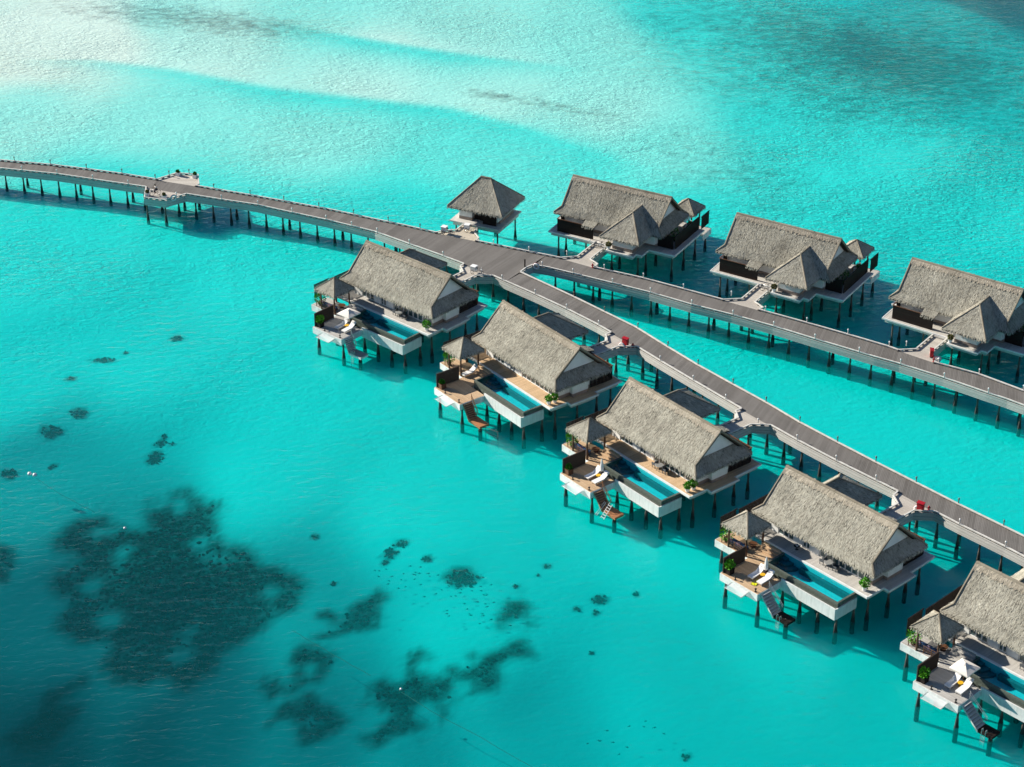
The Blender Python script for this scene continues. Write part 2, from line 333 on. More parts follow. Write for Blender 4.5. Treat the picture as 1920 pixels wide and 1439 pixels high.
REEF = {"A": [[-38.53,199.31],[-35.88,199.17],[-33.31,194.74],[-32.15,190.72],[-33.19,189.27],[-30.05,187.8],[-29.52,185.87],[-26.53,184.47],[-21.97,181.63],[-22.6,179.31],[-23.53,177.56],[-25.57,174.96],[-27.25,174.5],[-29.91,172.99],[-30.94,170.36],[-34.19,167.88],[-35.65,166.59],[-39.57,167.45],[-41.71,170.57],[-43.31,173.57],[-48.81,175.97],[-49.71,178.76],[-47.39,180.5],[-50.91,182.18],[-51.62,184.39],[-48.78,186.89],[-50.06,189.08],[-50.08,192.14],[-46.34,194.85],[-44.46,192.82],[-41.5,192.13],[-41.68,195.37]],"B": [[-20.38,174.05],[-17.95,177.78],[-15.19,179.24],[-14.28,177.35],[-14.4,175.61],[-13.07,174.48],[-14.92,173.88],[-17.05,173.12],[-19.68,171.76],[-20.79,172.0]],"C": [[-19.68,171.28],[-17.36,170.4],[-16.97,168.99],[-19.32,167.21],[-21.25,164.89],[-24.72,165.98],[-25.57,167.57],[-22.24,166.47],[-21.04,168.03]],"D": [[-23.02,163.41],[-20.44,164.24],[-18.02,163.38],[-17.48,160.74],[-18.66,158.29],[-19.8,156.37],[-21.75,158.4],[-23.54,160.36],[-24.85,162.07]],"E": [[-11.56,168.43],[-10.65,167.31],[-8.5,167.48],[-8.3,166.08],[-10.05,165.29],[-8.33,163.32],[-6.2,163.24],[-5.93,160.25],[-8.7,159.49],[-10.16,156.13],[-13.26,155.99],[-15.46,157.26],[-14.07,159.86],[-14.22,163.12],[-11.92,164.34],[-12.51,166.74]],"F": [[-6.21,162.52],[-5.19,164.57],[-3.09,165.78],[-1.0,167.94],[1.5,168.59],[1.7,166.91],[-0.4,163.87],[-2.2,161.52],[-4.11,160.78],[-5.62,160.78]],"G": [[-2.39,172.88],[-0.5,174.82],[0.9,175.87],[3.39,174.62],[2.89,172.21],[1.5,170.33],[-1.0,169.51],[-1.49,171.59]],"H": [[-58.63,190.64],[-56.01,189.66],[-54.02,186.73],[-54.46,184.5],[-57.25,184.1]],"I": [[-48.75,166.01],[-46.25,168.1],[-44.03,167.39],[-44.82,165.37],[-46.78,163.64],[-49.17,161.59],[-52.62,162.45],[-52.97,164.43]],"J": [[-3.69,176.32],[-2.39,176.31],[-2.59,174.39],[-3.49,173.59]],"K": [[-0.2,178.76],[0.9,177.88],[1.5,176.4],[0.4,175.86]]}
def inside(pts, poly):
    x, y = pts[:,0], pts[:,1]; r_ = np.zeros(len(pts), bool); n = len(poly)
    for i in range(n):
        x0, y0 = poly[i]; x1, y1 = poly[(i+1)%n]
        c = ((y0 > y) != (y1 > y)) & (x < (x1-x0)*(y-y0)/(y1-y0+1e-12)+x0); r_ ^= c
    return r_
def vnoise(p, s_, seed):
    g = np.random.default_rng(seed).uniform(0,1,(256,256)); x, y = p[:,0]*s_+1000, p[:,1]*s_+1000
    i, j = np.floor(x).astype(int), np.floor(y).astype(int); f, h = x-i, y-j; f = f*f*(3-2*f); h = h*h*(3-2*h)
    a = lambda u, w: g[u % 256, w % 256]
    return (a(i,j)*(1-f)+a(i+1,j)*f)*(1-h)+(a(i,j+1)*(1-f)+a(i+1,j+1)*f)*h
COR = [[-43.11,233.48,0.96,0.88],[-54.94,223.29,0.66,0.69],[-51.63,227.91,1.69,0.84],[-49.22,229.69,0.34,0.43],[-52.59,215.47,1.23,1.16],[-55.12,211.66,1.46,1.38],[-53.93,204.88,0.55,0.7],[-58.55,203.25,1.11,1.16],[-41.97,206.16,1.18,1.56],[-41.73,208.87,0.88,0.86],[-41.56,210.33,0.5,0.62],[-40.32,208.77,0.44,0.36],[-21.75,188.66,0.46,0.53],[-13.2,184.83,1.04,1.23],[-12.23,186.2,0.99,0.94],[-13.71,183.37,0.46,0.5],[-9.28,183.4,0.74,0.71],[-5.41,179.81,2.09,2.08],[-19.2,181.07,0.39,0.49],[3.63,182.28,0.51,0.61],[2.7,180.57,0.28,0.29],[9.09,176.2,1.0,0.96],[8.57,174.03,0.45,0.66],[6.65,174.64,0.56,0.57],[12.91,176.96,0.5,0.48],[7.88,167.43,0.38,0.35],[0.26,178.5,0.39,0.48],[16.31,151.14,0.55,0.69]]
THR = {'A':.30,'G':.38,'J':.42,'K':.42,'I':.30}
def reef_cover(c, k):
    """where reef k covers the sand: its outline frayed by noise, with gaps"""
    jit = c+np.stack([vnoise(c,.45,3)-.5, vnoise(c,.45,4)-.5], 1)*3.4+np.stack([vnoise(c,1.7,13)-.5, vnoise(c,1.7,14)-.5], 1)*1.5
    nz = .55*vnoise(c,.35,5)+.3*vnoise(c,.9,6)+.15*vnoise(c,2.2,8)
    return inside(jit, REEF[k]) & (nz > THR.get(k, .17))
def build_seabed():
    def axis(lo, hi, st, far):
        core = np.arange(lo, hi+.01, st); g = []; q = st
        while sum(g) < far: q *= 1.5; g.append(q)
        g = np.cumsum(g); return np.concatenate([(lo-g)[::-1], core, hi+g])
    xs = axis(-112, 112, 0.5, 5000); ys = axis(132, 392, 0.5, 6000)
    X, Y = np.meshgrid(xs, ys)
    D = depth_at(X, Y)
    grass = 0.55*hill(X,Y,-62,355.5,22,6,-.28)+0.35*hill(X,Y,-47,350,12,5,-.3)
    grass += 0.62*hill(X,Y,52,347,30,14,-.62)+0.62*hill(X,Y,72,330,22,14,-.85)+.35*hill(X,Y,85,350,20,12,-.6)
    grass += 0.55*hill(X,Y,-3,316,6,2.0,-.4)+0.42*hill(X,Y,9,310,8,2.0,-.5)+0.28*hill(X,Y,34,284,22,12,-.9)+0.45*hill(X,Y,55,318,34,17,-.6)
    grass = np.clip(grass, 0, 1)
    reef = np.zeros(X.shape)
    for k, poly in REEF.items():
        P = np.array(poly); lo, hi = P.min(0)-4, P.max(0)+4
        w = (X > lo[0]) & (X < hi[0]) & (Y > lo[1]) & (Y < hi[1])
        acc = np.zeros(w.sum()); c0 = np.stack([X[w], Y[w]], 1)
        for a_ in range(9):
            o_ = np.array([math.cos(a_*.785), math.sin(a_*.785)])*(0 if a_ == 8 else ((.45 if a_ % 2 else 1.0) if k == 'A' else (.3 if a_ % 2 else .7)))
            acc += reef_cover(c0+o_, k)
        reef[w] = np.maximum(reef[w], acc/9)
    for x_, y_, rx_, ry_ in COR:
        w = (abs(X-x_) < rx_*2.2+1) & (abs(Y-y_) < ry_*2.2+1)
        rr = np.hypot((X[w]-x_)/rx_, (Y[w]-y_)/ry_)+(vnoise(np.stack([X[w], Y[w]], 1), 1.1, 21)-.5)*.9
        reef[w] = np.maximum(reef[w], np.clip((1.15-rr)/.7, 0, .85))
    rip = (np.clip((Y-180)/85, 0, 1)**1.2*0.85+0.15)*(1+.5*np.clip((X-10)/40, 0, 1))
    nx, ny = len(xs), len(ys)
    me = bpy.data.meshes.new('seabed')
    me.vertices.add(nx*ny); me.vertices.foreach_set('co', np.stack([X, Y, -D], -1).astype(np.float32).ravel())
    i = np.arange((ny-1)*(nx-1)); r_ = i//(nx-1); c_ = i % (nx-1); a = r_*nx+c_
    q = np.stack([a, a+1, a+nx+1, a+nx], -1).astype(np.int32)
    me.loops.add(q.size); me.loops.foreach_set('vertex_index', q.ravel())
    me.polygons.add(len(q)); me.polygons.foreach_set('loop_start', np.arange(0, q.size, 4, dtype=np.int32))
    me.polygons.foreach_set('use_smooth', np.ones(len(q), bool))
    me.update(calc_edges=True)
    for nm, arr in (('grass', grass), ('ripple', rip), ('reef', reef)):
        at = me.attributes.new(nm, 'FLOAT', 'POINT'); at.data.foreach_set('value', arr.astype(np.float32).ravel())
    m, nt, b = new_mat('seabed_sand')
    tc = nd(nt, 'ShaderNodeTexCoord')
    ga = nd(nt, 'ShaderNodeAttribute', attribute_name='grass'); ra = nd(nt, 'ShaderNodeAttribute', attribute_name='ripple')
    mp = nd(nt, 'ShaderNodeMapping', {'Vector': tc.outputs['Object'], 'Rotation': (0,0,math.radians(25)), 'Scale': (0.6,1.0,1.0)})
    n1 = nd(nt, 'ShaderNodeTexNoise', {'Vector': mp.outputs[0], 'Scale': 1.7, 'Detail': 3, 'Roughness': 0.6, 'Distortion': 0.8})
    n2 = nd(nt, 'ShaderNodeTexNoise', {'Vector': tc.outputs['Object'], 'Scale': 0.05, 'Detail': 6, 'Roughness': 0.65})
    n3 = nd(nt, 'ShaderNodeTexNoise', {'Vector': mp.outputs[0], 'Scale': 0.6, 'Detail': 6, 'Roughness': 0.75})
    sand = mixc(nt, n2.outputs[0], (0.80,0.79,0.69), (0.97,0.955,0.835))
    gm = nd(nt, 'ShaderNodeMapRange', {'Value': math_n(nt, 'ADD', ga.outputs['Fac'], math_n(nt, 'MULTIPLY', math_n(nt, 'SUBTRACT', n3.outputs[0], 0.5), 3.4)), 'From Min': 0.10, 'From Max': 1.0})
    gf = math_n(nt, 'MULTIPLY', gm.outputs[0], nd(nt, 'ShaderNodeMapRange', {'Value': ga.outputs['Fac'], 'From Min': 0.02, 'From Max': 0.25}).outputs[0])
    col = mixc(nt, math_n(nt, 'MULTIPLY', gf, 0.80), sand, (0.24,0.165,0.13))
    fa = nd(nt, 'ShaderNodeAttribute', attribute_name='reef')
    n4 = nd(nt, 'ShaderNodeTexNoise', {'Vector': tc.outputs['Object'], 'Scale': 1.4, 'Detail': 4, 'Roughness': 0.7})
    fm = math_n(nt, 'MULTIPLY', fa.outputs['Fac'], nd(nt, 'ShaderNodeMapRange', {'Value': n4.outputs[0], 'From Min': 0.30, 'From Max': 0.55, 'To Min': 0.72, 'To Max': 0.97}).outputs[0])
    col = mixc(nt, fm, col, (0.040,0.055,0.036))
    nt.links.new(col, b.inputs['Base Color'])
    n5 = nd(nt, 'ShaderNodeTexNoise', {'Vector': mp.outputs[0], 'Scale': 0.33, 'Detail': 2, 'Distortion': 1.2})
    n6 = nd(nt, 'ShaderNodeTexNoise', {'Vector': tc.outputs['Object'], 'Scale': 0.045, 'Detail': 3})
    hh = math_n(nt, 'ADD', math_n(nt, 'MULTIPLY', n1.outputs[0], 0.8), math_n(nt, 'MULTIPLY', n5.outputs[0], 0.55))
    am = nd(nt, 'ShaderNodeMapRange', {'Value': n6.outputs[0], 'From Min': 0.35, 'From Max': 0.65, 'To Min': 0.35, 'To Max': 1.0})
    bp = nd(nt, 'ShaderNodeBump', {'Height': hh, 'Strength': math_n(nt, 'MULTIPLY', ra.outputs['Fac'], am.outputs[0]), 'Distance': 0.75})
    nt.links.new(bp.outputs[0], b.inputs['Normal'])
    b.inputs['Roughness'].default_value = 1.0; b.inputs['Specular IOR Level'].default_value = 0.0
    me.materials.append(m)
    obj('seabed', me, kind='structure', label='pale sandy lagoon floor under clear turquoise water')
def build_water():
    m = bpy.data.materials.new('lagoon_water'); m.use_nodes = True; nt = m.node_tree
    nt.nodes.remove(nt.nodes['Principled BSDF']); out = nt.nodes['Material Output']
    tc = nd(nt, 'ShaderNodeTexCoord')
    mp = nd(nt, 'ShaderNodeMapping', {'Vector': tc.outputs['Object'], 'Rotation': (0,0,math.radians(-22)), 'Scale': (0.5,1.0,1.0)})
    n1 = nd(nt, 'ShaderNodeTexNoise', {'Vector': mp.outputs[0], 'Scale': 1.1, 'Detail': 5, 'Roughness': 0.55, 'Distortion': 0.8})
    n2 = nd(nt, 'ShaderNodeTexNoise', {'Vector': tc.outputs['Object'], 'Scale': 0.035, 'Detail': 3})
    amp = nd(nt, 'ShaderNodeMapRange', {'Value': n2.outputs[0], 'From Min': 0.35, 'From Max': 0.7, 'To Min': 0.35, 'To Max': 1.0})
    bp = nd(nt, 'ShaderNodeBump', {'Height': n1.outputs[0], 'Strength': amp.outputs[0], 'Distance': 0.24})
    fr = schlick(nt, bp.outputs[0])
    tr = nd(nt, 'ShaderNodeBsdfTransparent', {'Color': (1,1,1,1)})
    gl = nd(nt, 'ShaderNodeBsdfGlossy', {'Color': (1,1,1,1), 'Roughness': 0.10, 'Normal': bp.outputs[0]})
    df = nd(nt, 'ShaderNodeBsdfDiffuse', {'Color': (0.0,0.52,0.56,1)})      # fine silt held in the water
    tl = nd(nt, 'ShaderNodeBsdfTranslucent', {'Color': (1,1,1,1)})            # light and sight scattered by the ripples
    t1 = nd(nt, 'ShaderNodeMixShader', {0: 0.17, 1: tr.outputs[0], 2: tl.outputs[0]})
    t2 = nd(nt, 'ShaderNodeMixShader', {0: 0.05, 1: t1.outputs[0], 2: df.outputs[0]})
    mx = nd(nt, 'ShaderNodeMixShader', {0: fr, 1: t2.outputs[0], 2: gl.outputs[0]})
    va = nd(nt, 'ShaderNodeVolumeAbsorption', {'Color': (0.0,0.9350,0.9430,1), 'Density': 1.60})
    nt.links.new(mx.outputs[0], out.inputs['Surface']); nt.links.new(va.outputs[0], out.inputs['Volume'])
    bm = B().box(-6000, 6000, -6000, 8000, -40, 0.0)
    obj('water', bm.mesh('water', m), kind='structure', label='calm clear turquoise lagoon water')
build_seabed()
build_water()

# ------------------------------------------------------------------ shared pieces
def pile_mesh(top, name='pile'):
    b_ = B().lathe([(0.24,-9.0),(0.24,-0.05),(0.19,0.25),(0.15,0.95),(0.115,1.05),(0.115,top)], n=8)
    return b_.mesh(name, M['pile'], smooth=False)
PILE_J = pile_mesh(3.0); PILE_V = pile_mesh(3.2); PILE_P = pile_mesh(2.3); PILE_D = pile_mesh(2.4); PILE_S = pile_mesh(0.85)

def thatch_mesh(name, quads, dens=1.0, eaves=(), mat=None, seed=3, length=0.40, width=0.06):
    """tufts of leaf laid in courses down each sloping quad (top-left, top-right, bottom-right, bottom-left), with a fringe along the eaves"""
    r = np.random.default_rng(seed); V = []; T = []
    def tufts(P, D, Nn, Sd, ln, wd, lift0, lift1):
        n = len(P); s1 = r.normal(0, .13, n)[:,None]
        D = D+Sd*s1; D /= np.linalg.norm(D, axis=1)[:,None]
        Sx = np.cross(Nn, D); Sx /= np.linalg.norm(Sx, axis=1)[:,None]
        roll = r.normal(0, .14, n)[:,None]; Sx = Sx*np.cos(roll)+Nn*np.sin(roll)
        ln = ln[:,None]; wd = wd[:,None]
        a = P+Nn*lift0[:,None]-Sx*wd*.5; b_ = P+Nn*lift0[:,None]+Sx*wd*.5
        e = P+D*ln+Nn*lift1[:,None]
        V.append(np.stack([a, e-Sx*wd*.28, e+Sx*wd*.28, b_], 1).reshape(-1,3)); T.append(np.repeat(np.clip(r.normal(.5,.17,n),0,1), 4))
    for A_, B_, C_, D_ in quads:
        A_, B_, C_, D_ = (np.array(q, float) for q in (A_,B_,C_,D_))
        nn = np.cross(C_-A_, D_-B_); nn /= np.linalg.norm(nn)
        if nn[2] < 0: nn = -nn
        hgt = (np.linalg.norm(D_-A_)+np.linalg.norm(C_-B_))/2
        rows = max(2, int(hgt/0.125*dens))
        for i in range(rows+1):
            t = i/rows
            l0 = A_+(D_-A_)*t; l1 = B_+(C_-B_)*t; w = np.linalg.norm(l1-l0); k = max(1, int(w/0.085*dens))
            u = np.clip((np.arange(k)+r.uniform(0,1,k))/k, 0, 1)[:,None]
            dn = ((D_-A_)*(1-u)+(C_-B_)*u); dn /= np.linalg.norm(dn, axis=1)[:,None]
            P = l0+(l1-l0)*u-dn*(length*.45)*(0.15+0.85*t)+r.normal(0,.05,(k,1))*dn
            N2 = np.repeat(nn[None], k, 0); sd_ = np.repeat(((l1-l0)/(w+1e-6))[None], k, 0)
            tufts(P, dn, N2, sd_, length*r.uniform(.6,1.2,k), width*r.uniform(.7,1.5,k), r.uniform(.0,.03,k), r.uniform(.012,.045,k))
    for p0, p1, out in eaves:
        p0, p1, out = np.array(p0,float), np.array(p1,float), np.array(out,float)
        w = np.linalg.norm(p1-p0); k = int(w/0.045)
        u = r.uniform(0,1,k)[:,None]; P = p0+(p1-p0)*u+np.array([0,0,1.])*r.uniform(-.16,.05,(k,1))
        dn = np.repeat((out*.35+np.array([0,0,-1.]))[None], k, 0); dn /= np.linalg.norm(dn, axis=1)[:,None]
        tufts(P, dn, np.repeat(out[None],k,0), np.repeat(((p1-p0)/w)[None],k,0), r.uniform(.12,.27,k), r.uniform(.04,.09,k), r.uniform(0,.05,k), r.uniform(.0,.12,k))
    V = np.concatenate(V).astype(np.float32); T = np.concatenate(T).astype(np.float32); nq = len(V)//4
    me = bpy.data.meshes.new(name); me.vertices.add(len(V)); me.vertices.foreach_set('co', V.ravel())
    me.loops.add(len(V)); me.loops.foreach_set('vertex_index', np.arange(len(V), dtype=np.int32))
    me.polygons.add(nq); me.polygons.foreach_set('loop_start', np.arange(0, len(V), 4, dtype=np.int32))
    me.update(calc_edges=True)
    at = me.attributes.new('tone', 'FLOAT', 'POINT'); at.data.foreach_set('value', T)
    me.materials.append(mat or M['thatch']); return me

# ------------------------------------------------------------------ villa: every mesh once, in the villa's own axes (x along the ridge, -y to the pool)
ZT, ZD = 3.75, 2.85
def villa_meshes():
    R = {}
    # floor slab with a lip
    poly = [(-10.3,-4.84),(8.2,-4.84),(8.2,-2.39),(8.92,-2.39),(8.92,1.75),(8.25,1.75),(8.1,5.88),(-1.5,5.88),(-1.5,7.3),(-5.65,7.4),(-5.65,6.5),(-6.5,6.5),(-6.5,4.45),(-10.3,4.4)]
    R['floor'] = B().prism(poly, ZT-.16, ZT).mesh('floor', M['terr_tan'])
    def inset(pl, d):
        cx, cy = -1.0, 0.5
        return [(x-d*np.sign(x-cx), y-d*np.sign(y-cy)) for x, y in pl]
    R['plinth'] = B().prism(inset(poly, .25), ZT-.62, ZT-.162).mesh('plinth', M['plinth'])
    lip = B()
    n = len(poly)
    for i in range(n):
        (x0,y0),(x1,y1) = poly[i], poly[(i+1)%n]; L_ = math.hypot(x1-x0,y1-y0); a = math.atan2(y1-y0,x1-x0)
        lip.obox(((x0+x1)/2,(y0+y1)/2,ZT-.075), L_/2+.05, .06, .10, a)
    R['floor_edge'] = lip.mesh('floor_edge', M['coping'])
    # roofs
    rf = B(); q = []
    A = [(-7.5,0,9.9),(7.5,0,9.9),(7.35,-3.5,6.75),(-7.35,-3.5,6.75)]; Bq = [(-7.35,-3.5,6.75),(7.35,-3.5,6.75),(8.25,-4.2,5.95),(-8.25,-4.2,5.95)]
    fl = lambda P: [(-x,-y,z) for x,y,z in P]
    q += [A, Bq, fl(A), fl(Bq)]
    Sk = [(6.72,3.25,7.02),(6.72,-3.25,7.02),(8.25,-4.2,5.94),(8.25,4.2,5.94)]
    q += [Sk, fl(Sk)]
    for p_ in q: rf.slab(p_, .30)
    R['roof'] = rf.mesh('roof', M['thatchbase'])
    ev = [((-8.25,-4.2,5.9),(8.25,-4.2,5.9),(0,-1,0)),((-8.25,4.2,5.9),(8.25,4.2,5.9),(0,1,0)),((8.25,-4.2,5.9),(8.25,4.2,5.9),(1,0,0)),((-8.25,-4.2,5.9),(-8.25,4.2,5.9),(-1,0,0))]
    R['thatch'] = thatch_mesh('thatch', q, 1.0, ev, seed=3)
    cap = B(); cap.tube([(-7.55,0,9.93),(7.55,0,9.93)], .17, 8)
    for sx in (-1,1):
        for sy in (-1,1): cap.tube([(7.5*sx,0,9.9),(7.35*sx,-3.5*sy,6.78),(8.22*sx,-4.18*sy,5.95)], [.13,.13,.12], 6)
    R['ridge'] = cap.mesh('ridge_cap', M['thatchcap'])
    capq = []
    for sy in (-1,1):
        P_ = [(-7.5,0,10.02),(7.5,0,10.02),(7.5,.5*sy,9.56),(-7.5,.5*sy,9.56)]; capq.append(P_)
    R['ridge_thatch'] = thatch_mesh('ridge_thatch', capq, 1.0, (), M['thatchcap'], 8, .4, .10)
    R['gable'] = []
    for sx in (-1,1):
        g = B(); x = 6.80*sx
        vs = [(x,-3.1,6.72),(x,3.1,6.72),(x,0,9.55),(x-.12*sx,-3.1,6.72),(x-.12*sx,3.1,6.72),(x-.12*sx,0,9.55)]
        fs = [(0,1,2),(5,4,3),(0,3,4,1),(1,4,5,2),(2,5,3,0)]
        g.add(vs, fs if sx > 0 else [f[::-1] for f in fs]); R['gable'].append(g.mesh('gable_wall', M['gable']))
    R['barge'] = [B().tube([(7.32*sx,0,9.55),(7.2*sx,3.35*sy,6.5)], .09, 4).mesh('barge_board', M['darkwood']) for sx in (-1,1) for sy in (-1,1)]
    # entrance roof
    e = B()
    eq = [[(-3.8,1.0,8.5),(-3.8,4.1,8.5),(-6.72,8.03,6.02),(-6.72,3.6,6.02)],
          [(-3.8,4.1,8.5),(-3.8,1.0,8.5),(-0.9,3.6,6.02),(-0.9,8.03,6.02)],
          [(-3.8,4.1,8.5),(-3.8,4.1,8.5),(-0.9,8.03,6.02),(-6.72,8.03,6.02)]]
    e.slab(eq[0], .26); e.slab(eq[1], .26); e.slab([eq[2][0],eq[2][2],eq[2][3]], .26)
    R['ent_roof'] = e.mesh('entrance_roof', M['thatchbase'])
    R['ent_thatch'] = thatch_mesh('thatch', eq, 1.0, [((-6.72,8.03,5.95),(-.9,8.03,5.95),(0,1,0)),((-6.72,3.9,5.95),(-6.72,8.03,5.95),(-1,0,0)),((-.9,3.9,5.95),(-.9,8.03,5.95),(1,0,0))], seed=5)
    c = B().tube([(-3.8,.9,8.53),(-3.8,4.15,8.53)], .13, 6); c.tube([(-3.8,4.1,8.5),(-6.72,8.03,6.04)], .10, 6); c.tube([(-3.8,4.1,8.5),(-.9,8.03,6.04)], .10, 6)
    R['ent_cap'] = c.mesh('ridge_cap', M['thatchcap'])
    # gazebo roof
    gx, gy, gs, gz, ge = -7.02, -6.37, 1.79, 7.2, 5.72
    cr = [(gx-gs,gy-gs,ge),(gx+gs,gy-gs,ge),(gx+gs,gy+gs,ge),(gx-gs,gy+gs,ge)]; ap = (gx,gy,gz)
    gq = [[ap,ap,cr[(i+1)%4],cr[i]] for i in range(4)]
    gb = B()
    for i in range(4): gb.slab([ap,cr[i],cr[(i+1)%4]], .24)
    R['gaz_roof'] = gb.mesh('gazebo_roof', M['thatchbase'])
    outs = [(0,-1,0),(1,0,0),(0,1,0),(-1,0,0)]
    R['gaz_thatch'] = thatch_mesh('thatch', gq, 1.15, [((cr[i][0],cr[i][1],ge-.06),(cr[(i+1)%4][0],cr[(i+1)%4][1],ge-.06),outs[i]) for i in range(4)], seed=6, length=.32)
    c = B()
    for i in range(4): c.tube([ap,(cr[i][0],cr[i][1],ge+.03)], .085, 6)
    R['gaz_cap'] = c.mesh('ridge_cap', M['thatchcap'])
    # walls: white with a brown base band
    def wall(x0,x1,y0,y1,z0,z1): return B().box(x0,x1,y0,y1,z0,z1)
    R['wall_r1'] = wall(-7.0,7.05,-1.25,3.2,ZT+.45,6.6).box(6.9,7.1,-2.9,-1.25,ZT+.45,6.0).box(7.05,7.72,-1.25,1.1,ZT+.45,5.85).mesh('wall', M['white'])
    R['wallbase'] = B().box(-7.03,7.08,-1.22,3.23,ZT,ZT+.447).box(6.93,7.13,-2.93,-1.28,ZT,ZT+.447).box(7.08,7.66,-1.19,1.07,ZT,ZT+.447).mesh('wall_base', M['wall_base'])
    R['ent_wall'] = wall(-5.05,-2.05,3.2,6.45,ZT+.45,6.25).box(-6.9,-5.05,2.5,3.6,ZT+.45,6.0).mesh('entrance_wall', M['white'])
    R['ent_base'] = B().box(-5.08,-2.02,3.2,6.48,ZT,ZT+.447).mesh('wall_base', M['wall_base'])
    R['door'] = B().box(-2.04,-1.98,3.5,4.5,ZT,ZT+2.1).mesh('door', M['darkwood'])
    # front doors: piers and glazed leaves
    R['pier'] = [B().box(x0,x1,-2.95,-2.75,ZT,6.1).mesh('wall_panel', M['white']) for x0, x1 in ((-7.0,-5.6),(-3.4,-2.2),(-1.2,0.1))]
    R['front_back'] = B().box(-7.0,6.9,-2.6,-2.5,ZT,6.1).mesh('inner_wall', M['glass'])
    leaves_ = []
    for x0 in (-5.55,-4.85,-4.15,-2.15,-1.70,.15,1.0,1.85,2.7,3.55,4.4,5.25,6.05):
        w = .42 if x0 in (-2.15,-1.70) else (.66 if x0 < -3 else .80)
        fr = B().box(x0,x0+.06,-2.9,-2.8,ZT+.02,5.9).box(x0+w-.06,x0+w,-2.9,-2.8,ZT+.02,5.9).box(x0+.06,x0+w-.06,-2.9,-2.8,ZT+.02,ZT+.12)
        leaves_.append((fr.mesh('door_leaf', M['wplastic']), B().box(x0+.06,x0+w-.06,-2.87,-2.84,ZT+.12,5.9).mesh('pane', M['glass'])))
    R['leaves'] = leaves_
    # lower deck, gazebo deck, fascia
    R['deck'] = B().prism([(-5.42,-11.8),(-.3,-11.8),(-.3,-8.22),(-3.0,-8.22),(-3.0,-4.92),(-10.05,-4.92),(-10.05,-7.7),(-5.42,-7.7)], ZD-.14, ZD).mesh('deck', M['deck_tan'])
    R['fascia'] = (B().box(-5.46,-.26,-11.86,-11.80,1.95,ZD-.02).box(-.30,-.24,-11.8,-8.25,2.05,ZD-.02).box(-5.48,-5.42,-11.8,-7.72,2.05,ZD-.02)
                   .box(-10.09,-5.5,-7.76,-7.70,2.0,ZD-.02).box(-10.11,-10.05,-7.7,-4.95,2.0,ZD-.02)).mesh('deck_fascia', M['fasciawhite'])
    st = B()
    R['deck_step'] = [B().box(-5.75,-3.2,-4.88-.30*(3-i),-4.85,ZD+.22*i+.004,ZD+.22*(i+1)).mesh('deck_step', M['deck_tan']) for i in range(3)]
    # pool
    px0, px1, py0, py1 = -2.95, 6.82, -7.68, -4.90
    pb = B().box(px0+2.6,px1+.08,-8.24,-8.08,1.76,3.10).box(px1-.02,px1+.12,-8.12,-4.9,1.76,3.06).box(px0,px1-.02,-8.12,-4.9,1.74,1.95).box(px0,px0+2.6,-8.2,-8.1,1.95,ZD-.15).box(px0-.06,px0,-8.1,-4.95,1.9,ZD-.15)
    R['pool'] = pb.mesh('pool', M['poolwall'])
    R['gutter'] = B().box(px0+2.6,px1-.02,-8.08,-7.72,2.96,3.01).mesh('gutter', M['stone'])
    nst = 16; wst = (px1-px0)/nst
    R['rimstone'] = B().box(.008,wst-.008,py0-.12,py0+.10,2.2,3.60).mesh('rim_stone', M['stone'])
    R['rimstone_pos'] = [px0+i*wst for i in range(nst)]
    R['rimside'] = [B().box(px1-.24,px1-.02,py0+.15+i*.66,py0+.80+i*.66,2.2,3.598).mesh('rim_stone', M['stone']) for i in range(4)] + [B().box(px0+.0,px0+.22,py0+.15+i*.66,py0+.80+i*.66,2.2,3.598).mesh('rim_stone', M['stone']) for i in range(4)]
    R['poolin'] = (B().box(px0+.22,px1-.24,py0+.14,py1-.12,2.0,2.45).box(px0+.22,px1-.24,py1-.12,py1,2.45,3.62)).mesh('pool_lining', M['pooltile'])
    R['poolstep'] = [B().prism([(px0+.23,py1-.13),(px0+.23,py1-.13-.55-.45*(2-i)),(px0+.23+.55+.35*(2-i),py1-.13-.55-.45*(2-i)),(px0+.8+.75*(2-i)*.9,py1-.5),(px0+.8+.75*(2-i)*.9,py1-.13)], 2.451 if i == 0 else 2.451+.28*i, 2.45+.28*(i+1)).mesh('pool_step', M['pooldark']) for i in range(3)]
    R['bench'] = B().box(px0+2.6,px1-.25,py1-.55,py1-.125,2.451,3.10).mesh('pool_bench', M['pooldark'])
    R['poolwater'] = B().add([(px0+.20,py0+.05,3.56),(px1-.22,py0+.05,3.56),(px1-.22,py1-.02,3.56),(px0+.20,py1-.02,3.56)],[(0,1,2,3)]).mesh('pool_water', M['poolwater'])
    R['coping'] = B().box(px0-.3,8.2,-5.0,-4.86,ZT-.18,ZT+.03).mesh('pool_coping', M['coping'])
    # screens and fences: one slat mesh per height
    R['slat_y'] = B().box(-.025,.025,-.055,.055,0,1.75).mesh('slat', M['darkwood'])
    R['slat_x'] = B().box(-.075,.075,-.02,.02,0,1.8).mesh('slat', M['darkwood'])
    R['slat_f'] = B().box(-.03,.03,-.065,.065,0,1.85).mesh('slat', M['darkwood'])
    R['screen'] = B().box(-5.34,-5.22,-11.62,-8.35,ZD+1.76,ZD+1.84).box(-5.32,-5.24,-11.6,-8.4,ZD+.02,ZD+.1).box(-5.34,-5.24,-11.62,-11.54,ZD,ZD+1.76).box(-5.34,-5.24,-8.42,-8.34,ZD,ZD+1.76).mesh('privacy_screen', M['screenwood'])
